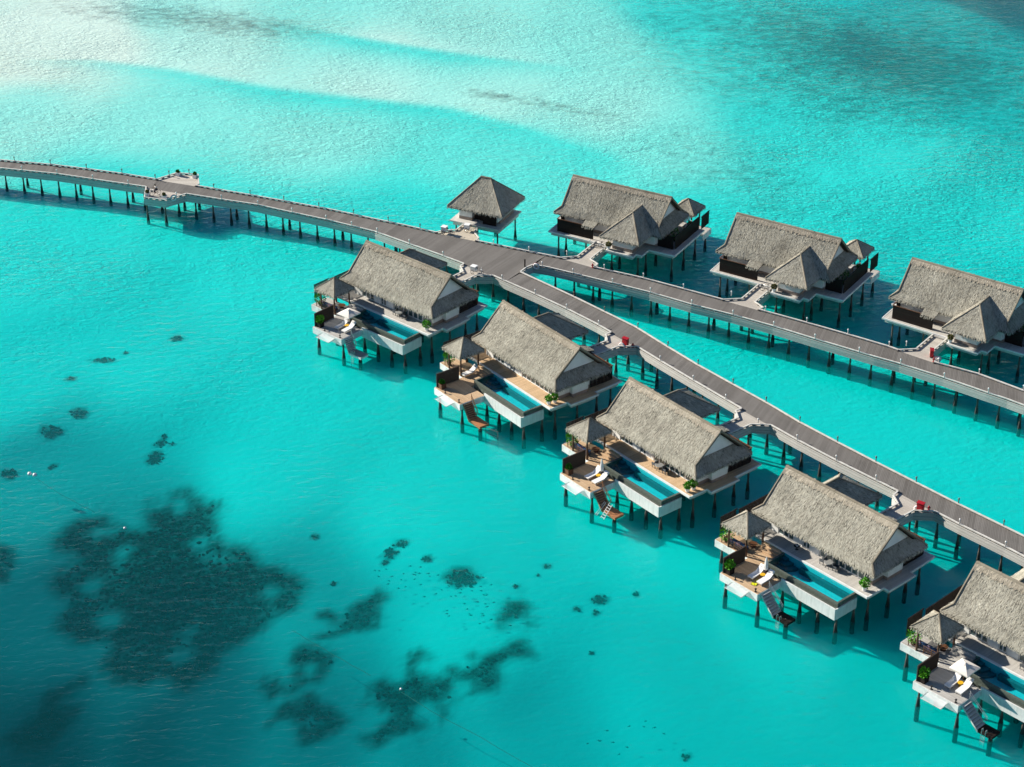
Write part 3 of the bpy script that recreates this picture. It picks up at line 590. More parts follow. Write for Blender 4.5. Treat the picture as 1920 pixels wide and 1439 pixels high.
    R['backfence'] = B().box(1.45,7.15,5.26,5.36,ZT+1.82,ZT+1.9).box(7.05,7.15,1.8,5.26,ZT+1.82,ZT+1.9).box(1.4,1.5,3.4,5.26,ZT+1.82,ZT+1.9).box(1.5,7.05,5.29,5.33,ZT+.05,ZT+.15).mesh('courtyard_fence', M['brownwood'])
    R['sidefence'] = B().box(-9.55,-9.45,-4.9,2.9,ZT+1.86,ZT+1.94).box(-9.45,-7.0,2.82,2.92,ZT+1.86,ZT+1.94).box(-9.85,-9.75,-7.4,-4.8,ZT+1.80,ZT+1.88).mesh('garden_fence', M['darkwood'])
    R['shower'] = B().slab([(1.2,4.65,6.0),(3.05,4.65,6.0),(3.05,5.75,5.72),(1.2,5.75,5.72)], .12).mesh('shower_roof', M['thatchbase'])
    R['shower_thatch'] = thatch_mesh('thatch', [[(1.2,4.65,6.02),(3.05,4.65,6.02),(3.05,5.75,5.74),(1.2,5.75,5.74)]], 1.1, [((1.2,5.75,5.68),(3.05,5.75,5.68),(0,1,0))], seed=9, length=.3)
    R['tub'] = B().lathe([(.45,0),(.62,.5),(.66,.52),(.56,.50),(.40,.12)], (5.6,4.2,ZT), 14).mesh('bath_tub', M['wplastic'])
    # gazebo posts and rail
    R['gpost'] = B().lathe([(.11,ZD),(.10,5.75)], n=8).mesh('gazebo_post', M['brownwood'])
    R['rail'] = B().tube([(-9.3,-7.55,ZD+.85),(-5.7,-7.55,ZD+.85)], .035, 5).tube([(-9.3,-7.55,ZD+.60),(-5.7,-7.55,ZD+.60)], .025, 5).tube([(-9.3,-7.55,ZD+.35),(-5.7,-7.55,ZD+.35)], .025, 5).mesh('railing', M['brownwood'])
    R['railpost'] = B().box(-.035,.035,-.035,.035,ZD,ZD+.86).mesh('rail_post', M['brownwood'])
    # steps down to the water
    R['tread'] = B().box(-.115,.115,-11.38,-10.22,-.03,.03).mesh('tread', M['greywood'])
    return R
def pool_water_mat():
    m = bpy.data.materials.new('pool_water'); m.use_nodes = True; nt = m.node_tree
    nt.nodes.remove(nt.nodes['Principled BSDF']); out = nt.nodes['Material Output']
    tc = nd(nt, 'ShaderNodeTexCoord')
    n1 = nd(nt, 'ShaderNodeTexNoise', {'Vector': tc.outputs['Object'], 'Scale': 1.3, 'Detail': 3})
    bp = nd(nt, 'ShaderNodeBump', {'Height': n1.outputs[0], 'Strength': 0.35, 'Distance': 0.12})
    fr = schlick(nt, bp.outputs[0])
    tr = nd(nt, 'ShaderNodeBsdfTransparent', {'Color': (0.45,0.97,1.0,1)})
    gl = nd(nt, 'ShaderNodeBsdfGlossy', {'Roughness': 0.05, 'Normal': bp.outputs[0]})
    mx = nd(nt, 'ShaderNodeMixShader', {0: fr, 1: tr.outputs[0], 2: gl.outputs[0]})
    nt.links.new(mx.outputs[0], out.inputs['Surface']); return m
M['poolwater'] = pool_water_mat()
def net_mat():
    m, nt, b = new_mat('white_net'); out = nt.nodes['Material Output']
    b.inputs['Base Color'].default_value = (0.8,0.8,0.8,1); b.inputs['Roughness'].default_value = 0.9
    tr = nd(nt, 'ShaderNodeBsdfTransparent'); mx = nd(nt, 'ShaderNodeMixShader', {0: 0.55, 1: tr.outputs[0], 2: b.outputs[0]})
    nt.links.new(mx.outputs[0], out.inputs['Surface']); return m
M['net'] = net_mat()
R = villa_meshes()
PILES_MAIN = [(-9.4,3.2),(-9.4,-.5),(-9.4,-4.1),(-5.5,3.2),(-5.5,.1),(-5.5,5.6),(-1.5,5.5),(-1.5,3.15),(-1.5,-.5),(2.6,5.3),(2.6,3.1),(2.6,-.5),(6.85,5.3),(6.85,3.15),(7.3,-.2),(7.3,-3.5),(2.6,-4.2),(-5.4,-4.2)]
PILES_POOL = [(6.7,-7.65),(4.34,-7.67),(2.0,-7.75),(-.3,-7.85),(6.72,-5.0),(2.0,-5.0)]
PILES_DECK = [(-.5,-11.35),(-4.95,-11.4),(-5.0,-8.2),(-9.5,-7.2),(-6.0,-7.3)]
STYLE = [dict(deck='deck_grey',terr='terr_grey',tread='rail',plat='greywood',px=(.45,2.55),pz=1.05,net=True),
         dict(deck='deck_tan',terr='terr_tan',tread='treadwood',plat='redwood',px=(.85,3.0),pz=1.12,net=True),
         dict(deck='deck_tan',terr='terr_tan',tread='treadwood',plat='redwood',px=(1.15,3.3),pz=1.15,net=True),
         dict(deck='deck_tan',terr='terr_grey',tread='rail',plat='darkwood',px=(1.55,3.4),pz=.95,net=True),
         dict(deck='deck_grey',terr='terr_grey',tread='rail',plat='darkwood',px=(1.75,3.4),pz=.95,net=True)]
VLAB = ['thatched villa nearest the boardwalk fork, grey deck, open parasol shading its loungers',
        'thatched villa with an empty tan deck, second down the near row',
        'thatched villa with an orange bathing platform and folded ladder over the water',
        'thatched villa, fourth of the near row, lime towel on its tan deck',
        'thatched villa cut off at the lower right corner of the picture',
        'thatched villa beside the small hut, leftmost of the far row',
        'thatched villa in the middle of the far row beyond the upper boardwalk',
        'thatched villa of the far row cut off by the right edge']
def build_villa(v):
    X, Y, a = VIL[v]; near = v < 5
    st = STYLE[v] if near else dict(deck='deck_grey', terr='terr_grey')
    t = thing('overwater_villa', VLAB[v], 'villa', (X,Y,0), a, 'thatched villas standing over the lagoon')
    P = lambda n, me, par=t, mat=None, **k: obj(n, me, par, mat, **k)
    P('plinth', R['plinth']); fl = P('floor', R['floor'], mat=M[st['terr']]); P('floor_edge', R['floor_edge'], fl)
    r = P('roof', R['roof']); P('thatch', R['thatch'], r, kind='stuff'); P('ridge_cap', R['ridge'], r); P('ridge_thatch', R['ridge_thatch'], r, kind='stuff'); 
    for me in R['barge']: P('barge_board', me, r)
    for me in R['gable']: P('gable_wall', me)
    w = P('wall', R['wall_r1']); P('wall_base', R['wallbase'], w)
    r = P('entrance_roof', R['ent_roof']); P('thatch', R['ent_thatch'], r, kind='stuff'); P('ridge_cap', R['ent_cap'], r)
    w = P('entrance_wall', R['ent_wall']); P('wall_base', R['ent_base'], w); P('door', R['door'])
    r = P('gazebo_roof', R['gaz_roof']); P('thatch', R['gaz_thatch'], r, kind='stuff'); P('ridge_cap', R['gaz_cap'], r)
    for sx in (-1,1):
        for sy in (-1,1): P('gazebo_post', R['gpost'], loc=(-7.02+1.22*sx,-6.37+1.3*sy,0))
    P('deck', R['deck'], mat=M[st['deck']]); P('deck_fascia', R['fascia'])
    r = P('shower_roof', R['shower']); P('thatch', R['shower_thatch'], r, kind='stuff')
    f = P('courtyard_fence', R['backfence'])
    for i in range(36): P('slat', R['slat_x'], f, loc=(1.58+i*.155,5.31,ZT+.02))
    for i in range(16): P('slat', R['slat_f'], f, loc=(7.10,1.92+i*(.15 if not near else .21),ZT+.0)) if 1.92+i*(.15 if not near else .21) < 5.2 else None
    f = P('garden_fence', R['sidefence'])
    for i in range(37): P('slat', R['slat_f'], f, loc=(-9.5,-4.8+i*.205,ZT))
    for i in range(15): P('slat', R['slat_x'], f, loc=(-9.3+i*.155,2.87,ZT+.05))
    for i in range(12): P('slat', R['slat_f'], f, loc=(-9.8,-7.3+i*.205,ZT-.06))
    P('bath_tub', R['tub'])
    for x, y in PILES_MAIN: P('pile', PILE_V, loc=(x,y,0))
    for x, y in PILES_DECK: P('pile', PILE_D, loc=(x,y,0))
    for x, y in PILES_POOL: P('pile', PILE_P, loc=(x,y,0))
    pl = P('pool', R['pool']); P('pool_lining', R['poolin'], pl); P('pool_water', R['poolwater'], pl)
    P('pool_coping', R['coping'])
    for x in R['rimstone_pos']: P('rim_stone', R['rimstone'], pl, loc=(x,0,0))
    for me in R['rimside']: P('rim_stone', me, pl)
    if near:
        P('gutter', R['gutter'], pl); P('pool_bench', R['bench'], pl)
        for me in R['poolstep']: P('pool_step', me, pl)
        for me in R['pier']: P('wall_panel', me)
        P('inner_wall', R['front_back'])
        for a_, b_ in R['leaves']: P('pane', b_, P('door_leaf', a_))
        for me in R['deck_step']: P('deck_step', me, mat=M[st['deck']])
        f = P('privacy_screen', R['screen'])
        for i in range(22): P('slat', R['slat_y'], f, loc=(-5.28,-11.48+i*.145,ZD+.02))
        f = P('railing', R['rail'])
        for x in (-9.3,-8.4,-7.5,-6.6,-5.75): P('rail_post', R['railpost'], f, loc=(x,-7.55,0))
        # stair to the water
        x0, x1 = st['px']; pz = st['pz']; s0 = -.18; n = 8
        sb = B()
        for y in (-11.42,-10.18): sb.slab([(s0,y-.03,ZD-.02),(s0,y+.03,ZD-.02),(x0+.1,y+.03,pz-.02),(x0+.1,y-.03,pz-.02)], .22)
        stair = P('stair', sb.mesh('stair', M[st['tread']]))
        P('riser_board', B().slab([(s0+.02,-11.36,ZD-.20),(s0+.02,-10.24,ZD-.20),(x0+.05,-10.24,pz-.20),(x0+.05,-11.36,pz-.20)], .03).mesh('riser_board', M['brownwood'] if v in (1,2) else M['greywood']), stair)
        for i in range(n):
            u = (i+.6)/n; P('tread', R['tread'], stair, M[st['tread']], loc=(s0+(x0-s0)*u,0,ZD-.04+(pz-ZD)*u))
        hr = B()
        for dz in (.9,.62): hr.tube([(s0-.1,-10.18,ZD+dz),(x0+.25,-10.18,pz+dz)], .032, 5)
        for u in (0,.5,1): hr.tube([(s0+(x0-s0)*u,-10.18,ZD+(pz-ZD)*u-.1),(s0+(x0-s0)*u,-10.18,ZD+(pz-ZD)*u+.93)], .03, 5)
        P('handrail', hr.mesh('handrail', M['metal'] if v in (0,3,4) else M['redwood']), stair)
        np_ = 6; wd = (1.3)/np_
        pf = P('bathing_platform', B().box(x0,x1,-11.32,-11.24,pz-.30,pz-.03).box(x0,x1,-10.10,-10.02,pz-.30,pz-.03).box(x0,x0+.08,-11.24,-10.1,pz-.28,pz-.031).box(x1-.08,x1,-11.24,-10.1,pz-.28,pz-.031).mesh('bathing_platform', M['white'] if v in (0,) else M[st['plat']]))
        pk = B().box(x0-.03,x1+.03,.008,wd-.008,pz-.03,pz+.02).mesh('plank', M[st['plat']])
        for i in range(np_): P('plank', pk, pf, loc=(0,-11.33+i*wd,0))
        P('pile', PILE_S, loc=((x0+x1)/2+.3,-10.7,0))
        # ladder from the platform
        ld = B(); xl = x0+.55
        if v == 2:      # folded up, standing over the platform edge
            for d in (0,.5): ld.tube([(xl+d,-10.7,pz+.95),(xl+d-.10,-11.9,pz-.6)], .035, 5)
            for k in range(6): ld.tube([(xl-.02*k,-10.9-.18*k,pz+.70-.235*k),(xl+.5-.02*k,-10.9-.18*k,pz+.70-.235*k)], .028, 5)
            for d in (-.75,-.5): ld.tube([(xl+d,-10.8,pz+.75),(xl+d-.15,-12.0,pz-.55)], .03, 5)
            P('ladder', ld.mesh('ladder', M['fabric']))
        elif v != 1:
            for d in (0,.42): ld.tube([(xl+d,-11.2,pz+.02),(xl+d,-11.25,pz+.45),(xl+d,-11.45,pz+.45),(xl+d,-11.5,-.6)], .03, 5)
            for k in range(4): ld.tube([(xl,-11.5,pz-.35-k*.28),(xl+.42,-11.5,pz-.35-k*.28)], .025, 5)
            P('ladder', ld.mesh('ladder', M['metal']))
        else:
            for x in (3.2,4.9): ld.tube([(x,-10.6-(x-3.2)*-.3,-1.5),(x,-10.6-(x-3.2)*-.3,.95)], .035, 5)
            ld.tube([(3.2,-10.6,.9),(4.9,-10.1,.9)], .03, 5); ld.tube([(3.2,-10.6,.2),(4.9,-10.1,.2)], .03, 5)
            ld.tube([(2.6,-11.3,.75),(3.2,-10.6,.9)], .03, 5); ld.tube([(2.6,-11.3,.5),(3.2,-10.6,.55)], .03, 5)
            P('mooring_frame', ld.mesh('mooring_frame', M['post']))
        # hammock net over the sea
        nb = B()
        for x in (-3.75,-1.4): nb.tube([(x,-11.6,2.62),(x,-13.0,2.42)], .04, 5)
        nb.tube([(-3.75,-12.95,2.43),(-1.4,-12.95,2.43)], .035, 5)
        fr = P('net_frame', nb.mesh('net_frame', M['rail'] if v != 2 else M['fabric']))
        ns = B(); g = 12
        vs = []
        for i in range(g+1):
            for j in range(7):
                u, w_ = i/g, j/6; sag = -.10*math.sin(math.pi*u)*math.sin(math.pi*min(1,w_*.9+.05))
                vs.append((-3.70+2.26*u, -11.88-1.05*w_, 2.58-.15*w_+sag))
        ns.add(vs, [(i*7+j,(i+1)*7+j,(i+1)*7+j+1,i*7+j+1) for i in range(g) for j in range(6)])
        P('hammock_net', ns.mesh('hammock_net', M['net']), fr)
        lamp = B().lathe([(.13,0),(.13,.04),(.05,.06),(.05,.26),(.12,.30),(.12,.38),(.02,.42)], n=8).mesh('deck_lamp', M['rubber'])
        for x in (-3.55,-.75): P('deck_lamp', lamp, loc=(x,-11.6,ZD))
    return t
VILLA_OBJ = [build_villa(v) for v in range(8)]

# ------------------------------------------------------------------ boardwalk
def resample(pl, n=None, step=None):
    P = [Vector((p[0],p[1])) for p in pl]; d = [0]
    for i in range(1, len(P)): d.append(d[-1]+(P[i]-P[i-1]).length)
    n = n or max(2, int(d[-1]/step)+1); out = []
    for k in range(n):
        s_ = d[-1]*k/(n-1); i = max(0, min(len(P)-2, next((j for j in range(len(d)-1) if d[j+1] >= s_), len(P)-2)))
        t = (s_-d[i])/max(1e-9, d[i+1]-d[i]); out.append(P[i].lerp(P[i+1], t))
    return out, d[-1]
def smooth(pl, it=2):
    P = [Vector((p[0],p[1])) for p in pl]
    for _ in range(it): P = [P[0]]+[(P[i-1]+2*P[i]+P[i+1])/4 for i in range(1, len(P)-1)]+[P[-1]]
    return P
FORK_N, T1, T2, FORK_F = (-0.9,240.58), (1.21,243.21), (2.88,245.32), (4.6,248.45)
iN = next(i for i, p in enumerate(near_edge) if p[0] > -0.9); iF = next(i for i, p in enumerate(far_far) if p[0] > 4.6)
strips = [(near_edge[:iN]+[list(FORK_N)], far_far[:iF]+[list(FORK_F)]),
          ([list(FORK_N)]+near_edge[iN:], near_far), (far_near, [list(FORK_F)]+far_far[iF:])]
jv, jf, juv = [], [], []
u0 = 0
for a, b_ in strips:
    n = 60 if a is strips[0][0] else 40
    A_, la = resample(a, n); B_, lb = resample(b_, n); k = len(jv)
    for i in range(n):
        jv += [(A_[i].x,A_[i].y,ZJ),(B_[i].x,B_[i].y,ZJ)]; u = u0+(la+lb)/2*i/(n-1); juv += [(u,0),(u,4.4)]
    jf += [(k+2*i,k+2*i+2,k+2*i+3,k+2*i+1) for i in range(n-1)]; u0 += 300
nt_ = len(jv); jv2 = jv+[(x,y,ZJ-.25) for x,y,_ in jv]
jf2 = jf+[tuple(i+nt_ for i in f[::-1]) for f in jf]
jme = bpy.data.meshes.new('deck'); jme.from_pydata(jv2, [], jf2); uvl = jme.uv_layers.new(name='UVMap')
for lp in jme.loops: uvl.data[lp.index].uv = juv[lp.vertex_index % nt_]
jme.materials.append(M['jetty'])
jetty = thing('boardwalk', 'long grey plank boardwalk on piles that forks between the villa rows', 'boardwalk', (0,0,0))
obj('deck', jme, jetty)
def cut(edge, gaps):
    """an edge in pieces, left open at the mouths of the walkways"""
    out = []; cur = []
    for i, p in enumerate(edge):
        cur.append(p)
        if any(abs(p[0]-g[0]) < .02 for g in gaps): out.append(cur); cur = []
    out.append(cur); return [c for c in out if len(c) > 1]
E_near = cut(near_edge, [(-52.57,),(-6.38,),(12.34,),(26.7,),(41.91,)])
E_ff = cut(far_far, [(-51.4,),(-10.33,),(6.59,),(27.18,),(47.4,)])
tip = [[2.88,245.32],[2.0,244.5],[1.21,243.21]]
EDGES = E_near+E_ff+[near_far, far_near, tip]
kerbme_blocks = []
def ribbon(pl, z0, z1, off0, off1):
    """an upright band along a polyline, between two offsets to its right"""
    P = [Vector((p[0],p[1])) for p in pl]; n = len(P); vs = []
    for i in range(n):
        d = (P[min(i+1,n-1)]-P[max(i-1,0)]).normalized(); r_ = Vector((d.y,-d.x))
        for o in (off0, off1):
            q = P[i]+r_*o; vs += [(q.x,q.y,z0),(q.x,q.y,z1)]
    fs = []
    for i in range(n-1):
        a = 4*i; b_ = 4*i+4
        fs += [(a,b_,b_+1,a+1),(a+2,a+3,b_+3,b_+2),(a+1,b_+1,b_+3,a+3),(a,a+2,b_+2,b_)]
    fs += [(0,1,3,2),(4*(n-1),4*(n-1)+2,4*(n-1)+3,4*(n-1)+1)]
    return B().add(vs, fs)
def edge_trim(pl, parent, side=1, z=ZJ, fas=True):
    """side=+1: the sea lies to the right of the direction of travel"""
    s_ = side
    if fas:
        for k, (za, zb) in enumerate(((z-1.0,z-.68),(z-.66,z-.34),(z-.32,z+.0))):
            off = .06+.012*(k == 1)
            b_ = ribbon(pl, za, zb, -.02*s_, off*s_); obj('fascia_board', b_.mesh('fascia_board', M['fascia']), parent)
    k = ribbon(pl, z+.14, z+.26, -.14*s_, .04*s_); kr = obj('kerb_rail', k.mesh('kerb_rail', M['rail']), parent)
    R_, L_ = resample(pl, step=.95); bl = B()
    for i in range(len(R_)):
        d = (R_[min(i+1,len(R_)-1)]-R_[max(i-1,0)]).normalized(); a = math.atan2(d.y,d.x); q = R_[i]+Vector((d.y,-d.x))*(-.05*s_)
        bl.obox((q.x,q.y,z+.07), .22, .05, .068, a)
    obj('kerb_blocks', bl.mesh('kerb_blocks', M['post']), kr, kind='stuff')
for e in E_near: edge_trim(e, jetty, 1)
for e in E_ff: edge_trim(e, jetty, -1)
edge_trim(near_far, jetty, -1); edge_trim(far_near, jetty, 1); edge_trim(tip, jetty, -1)
# piles in two rows under each arm, with a cross beam
beamme = B().box(-1.9,1.9,-.13,.13,ZJ-.62,ZJ-.26).mesh('cross_beam', M['post'])
for si, (a, b_) in enumerate(strips):
    _, L_ = resample(a, 3); n = int(L_/2.7)
    A_, _ = resample(a, n); B_, _ = resample(b_, n)
    for i in range(n):
        if A_[i].x > 66 or A_[i].x < -90: continue
        if si and i < 1: continue
        d = (B_[i]-A_[i]); w = d.length; d.normalize()
        for q in ((A_[i]+d*.75, B_[i]-d*.28) if i % 3 == 0 else (A_[i]+d*.75,)): obj('pile', PILE_J, jetty, loc=(q.x,q.y,0))
        mid = (A_[i]+B_[i])/2; o = obj('cross_beam', beamme, jetty, loc=(mid.x,mid.y,0), rz=math.atan2(d.y,d.x)); o.scale = ((w-.3)/3.8,1,1)
# viewing platform: two bays either side
bay_n = [[-52.57,271.37],[-52.23,267.63],[-49.13,266.7],[-46.37,268.82]]
bay_f = [[-51.4,274.11],[-48.89,276.3],[-45.6,275.75],[-45.0,272.2],[-45.35,271.78]]
for nm, bay, s_ in (('n', bay_n, 1), ('f', bay_f, -1)):
    pl = obj('platform_deck', B().prism([tuple(p) for p in bay], ZJ-.2, ZJ+.004).mesh('platform_deck', M['walk']), jetty)
    edge_trim(bay, jetty, s_)
    c = sum((Vector(p) for p in bay), Vector((0,0)))/len(bay)
    for p in bay[1:-1]:
        q = Vector(p).lerp(c, .12); obj('pile', PILE_J, jetty, loc=(q.x,q.y,0))

# ------------------------------------------------------------------ walkways to the villas
mouth = [((-6.38,245.72),(-2.42,242.12)),((12.34,226.12),(15.36,222.32)),((26.7,206.99),(29.72,203.13)),((41.91,188.93),(45.24,184.78)),None,
         ((11.03,244.57),(6.59,247.5)),((31.52,232.18),(27.18,234.97)),((51.27,218.09),(47.4,221.24))]
for v in range(8):
    if mouth[v] is None:
        m0, m1 = wp(4,-2.6,13.2)[:2], wp(4,2.6,13.2)[:2]
    else: m0, m1 = mouth[v]
    yj = 11.2 if v < 5 else 10.5
    xl, xr = (-1.12, .95) if v < 5 else (-.85, 1.12)
    left = [m0, wp(v,-2.45,yj+.85)[:2], wp(v,xl,yj)[:2], wp(v,xl,5.9)[:2]]
    right = [wp(v,xr,5.9)[:2], wp(v,xr,yj+.1)[:2], m1]
    w = thing('villa_walkway', 'short pale plank walkway from the boardwalk to the '+TAG[v], 'walkway', (0,0,0), 0, 'walkways between boardwalk and villas')
    X, Y, a = VIL[v]
    inv = lambda p: ((p[0]-X)*math.cos(a)+(p[1]-Y)*math.sin(a), -(p[0]-X)*math.sin(a)+(p[1]-Y)*math.cos(a))
    w.location = (X,Y,0); w.rotation_euler = (0,0,a)
    L_ = [inv(p) for p in left]; R_ = [inv(p) for p in right]
    obj('deck', B().prism(L_+R_, ZJ-.2, ZJ+.004).mesh('deck', M['walk']), w)
    edge_trim(L_, w, 1); edge_trim(R_, w, 1)
    obj('step', B().box(xl+.05,xr-.05,5.92,6.25,ZJ+.006,ZJ+.18).mesh('step', M['greywood']), w)
    for x, y in ((xl+.3,8.2),(xr-.3,8.2),(xl+.2,yj),(xr-.2,yj)): obj('pile', PILE_J, w, loc=(x,y,0))

# ------------------------------------------------------------------ small hut with a hipped roof
HX, HY, HA = -3.48, 260.55, -0.455
hut = thing('thatched_hut', 'small square hut with a hipped thatch roof beside the boardwalk', 'hut', (HX,HY,0), HA)
hw, hd, ze, zr = 4.2, 3.6, 5.95, 9.5
hq = [[(-.75,0,zr),(.75,0,zr),(hw,-hd,ze),(-hw,-hd,ze)],[(.75,0,zr),(-.75,0,zr),(-hw,hd,ze),(hw,hd,ze)],
      [(.75,0,zr),(.75,0,zr),(hw,hd,ze),(hw,-hd,ze)],[(-.75,0,zr),(-.75,0,zr),(-hw,-hd,ze),(-hw,hd,ze)]]
b_ = B()
for q in hq: b_.slab([p for i, p in enumerate(q) if i == 0 or p != q[i-1]], .28)
r = obj('roof', b_.mesh('roof', M['thatchbase']), hut)
obj('thatch', thatch_mesh('thatch', hq, 1.0, [((-hw,-hd,ze-.06),(hw,-hd,ze-.06),(0,-1,0)),((hw,-hd,ze-.06),(hw,hd,ze-.06),(1,0,0)),((-hw,-hd,ze-.06),(-hw,hd,ze-.06),(-1,0,0))], seed=12), r, kind='stuff')
b_ = B().tube([(-.8,0,zr+.04),(.8,0,zr+.04)], .14, 6)
for sx in (-1,1):
    for sy in (-1,1): b_.tube([(.75*sx,0,zr+.02),(hw*sx,hd*sy,ze+.03)], .10, 6)
obj('ridge_cap', b_.mesh('ridge_cap', M['thatchcap']), r)
obj('floor', B().box(-3.95,3.75,-3.45,3.5,ZT-.18,ZT).mesh('floor', M['plinth']), hut)
obj('plinth', B().box(-3.6,3.45,-3.1,3.2,ZT-.75,ZT-.182).mesh('plinth', M['plinth']), hut)
w = obj('wall', B().box(-3.0,-1.05,-2.35,2.7,ZT+.45,6.4).box(-1.05,2.9,-1.6,2.7,ZT+.45,6.4).box(2.72,2.9,-2.35,-1.6,ZT+.45,6.2).mesh('wall', M['white']), hut)
obj('wall_base', B().box(-3.03,-1.02,-2.38,2.73,ZT,ZT+.447).box(-1.02,2.93,-1.58,2.73,ZT,ZT+.447).mesh('wall_base', M['wall_base']), w)
obj('doorway', B().box(-1.0,.6,-1.68,-1.61,ZT,ZT+2.1).mesh('doorway', M['darkwood']), hut)
f = obj('slat_screen', B().box(.75,2.9,-2.72,-2.62,ZT+1.9,ZT+1.98).mesh('slat_screen', M['wplastic']), hut)
for i in range(13): obj('slat', R['slat_x'], f, loc=(.85+i*.16,-2.67,ZT+.04))
for x, y in ((-3.3,-2.8),(3.1,-2.8),(-3.3,2.8),(3.1,2.8),(0,-2.8),(0,2.8)): obj('pile', PILE_V, hut, loc=(x,y,0))
hp = thing('hut_walkway', 'short tan plank walkway linking the boardwalk with the small hut', 'walkway', (0,0,0), 0, 'walkways between boardwalk and villas')
hpl = [(-10.33,255.62),(-9.55,256.1),(-7.63,256.35),(-6.6,258.3)]; hpr = [(-4.6,257.35),(-5.0,255.4),(-4.4,253.7),(-4.76,252.95)]
obj('deck', B().prism(hpl+hpr, ZJ-.2, ZJ+.004).mesh('deck', plain('hut_walkway_boards', (0.50,0.44,0.35), .8, .25, 1.2)), hp)
edge_trim(hpl, hp, -1); edge_trim(hpr, hp, -1)
for x, y in ((-8.6,255.8),(-6.2,257.4),(-5.3,256.0)): obj('pile', PILE_J, hp, loc=(x,y,0))

# ------------------------------------------------------------------ bollard lamps along the rails
bol = [[-73.5,280.79],[-67.95,279.46],[-62.37,277.74],[-56.85,276.04],[-51.71,273.97],[-49.71,275.4],[-46.96,275.9],[-42.7,270.64],[-37.3,268.26],[-32.3,266.1],[-27.13,263.97],[-22.08,261.51],[-17.11,259.08],[-12.64,256.69],[-2.32,252.01],[2.29,249.39],[7.4,248.2],[10.6,251.6],[12.28,243.97],[17.29,241.33],[22.29,238.12],[28.3,236.0],[32.24,231.75],[37.12,228.59],[41.76,225.35],[46.31,222.05],[48.5,222.2],[51.7,217.89],[55.98,215.01],[60.44,211.05]]
bol_n = [[-71.68,277.25],[-66.32,275.94],[-60.7,274.07],[-55.26,272.21],[-47.7,267.9],[-41.22,266.56],[-35.91,264.6],[-30.78,262.13],[-25.81,259.7],[-22.11,257.63],[-18.55,255.42],[-13.98,251.73],[-9.29,247.97],[-3.95,242.6],[-1.34,240.84],[2.91,236.56],[6.85,232.4],[10.81,227.92],[17.87,218.53],[21.55,213.67],[25.04,209.1],[28.28,203.5],[32.27,199.8],[36.11,195.33],[39.87,191.11],[47.45,182.36],[51.4,178.06]]
bol_nf = [[8.06,236.0],[11.78,231.7],[15.6,227.1],[19.11,222.22],[22.53,217.63],[26.08,212.67],[29.63,208.38],[33.14,203.86],[36.84,199.37],[40.5,195.02],[44.25,190.71],[48.05,186.33],[51.99,181.99]]
bol_fn = [[4.11,245.01],[7.98,242.5],[13.02,239.57],[17.84,236.85],[22.93,233.44],[27.81,230.39],[32.7,227.4],[37.48,224.05],[42.47,220.64],[46.91,217.45],[51.58,214.06],[56.03,210.25]]
bp_ = B().lathe([(.06,0),(.05,.50)], n=8).mesh('post', M['post'])
bp_w = B().lathe([(.055,0),(.05,.50)], n=8).mesh('post', M['rail'])
bc_ = B().lathe([(.07,.50),(.085,.52),(.085,.64),(.105,.66),(.03,.72)], n=8).mesh('lamp_head', M['wplastic'])
bc_d = B().lathe([(.085,.50),(.09,.52),(.09,.66),(.11,.68),(.03,.75)], n=8).mesh('lamp_head', M['post'])
def snap(p, edges):
    best = None
    for e in edges:
        for i in range(len(e)-1):
            a, b2 = Vector(e[i][:2]), Vector(e[i+1][:2]); d = b2-a; t = max(0, min(1, (Vector(p)-a).dot(d)/d.length_squared)); q = a+d*t
            if best is None or (q-Vector(p)).length < best[0]: best = ((q-Vector(p)).length, q)
    return best[1] if best[0] < .9 else Vector(p)
for lst, txt, edges, dark in ((bol, 'upper outer rail', E_ff+[bay_f], True), (bol_n, 'lower outer rail', E_near+[bay_n], False),
                        (bol_nf, 'lower arm inner rail', [near_far], True), (bol_fn, 'upper arm inner rail', [far_near], False)):
    for i, p in enumerate(lst):
        q = snap(p, edges); dk = dark and (txt == 'lower arm inner rail' or p[0] < -10)
        t = thing('bollard_lamp', f'small {"dark" if dk else "pale"} bollard lamp, {ordinal(i)} from the left, {txt} of the boardwalk', 'bollard lamp', (q.x,q.y,ZJ+.18), 0, 'bollard lamps along the boardwalk')
        obj('post', bp_ if dk else bp_w, t); obj('lamp_head', bc_d if dk else bc_, t)
obj('sign_post', B().box(-.09,.09,-.05,.05,0,1.25).box(-.11,.11,-.07,.07,1.25,1.30).mesh('sign_post', M['darkwood']), loc=(1.77,244.6,ZJ), label='dark upright post at the tip of the boardwalk fork', cat='post')

# ------------------------------------------------------------------ safety gear
ring_me = B().torus((0,0,0), .38, .11, (0,1,0), 20, 8).mesh('ring', M['ring'], smooth=True)
ring_rope = B().torus((0,0,0), .50, .02, (0,1,0), 20, 5).mesh('grab_rope', M['red'])
for (x, y), rz, where in (((-48.05,267.55),.6,'the near bay of the round viewing platform'),((3.3,244.95),-.5,'the fork tip rail of the boardwalk'),((13.55,222.55),wp(1,0,0)[0]*0+VIL[1][2]+.3,'the rail beside the red box of the second near-row villa'),
                    ((43.5,185.35),VIL[3][2]+.3,'the rail beside the red box of the fourth near-row villa'),((51.75,218.75),VIL[7][2]+.9,'the walkway beside the rightmost far-row villa')):
    t = thing('life_ring', 'white life ring hung on '+where, 'life ring', (x,y,ZJ+.12), rz, 'life rings on the boardwalk rails')
    obj('ring', ring_me, t); obj('grab_rope', ring_rope, t)
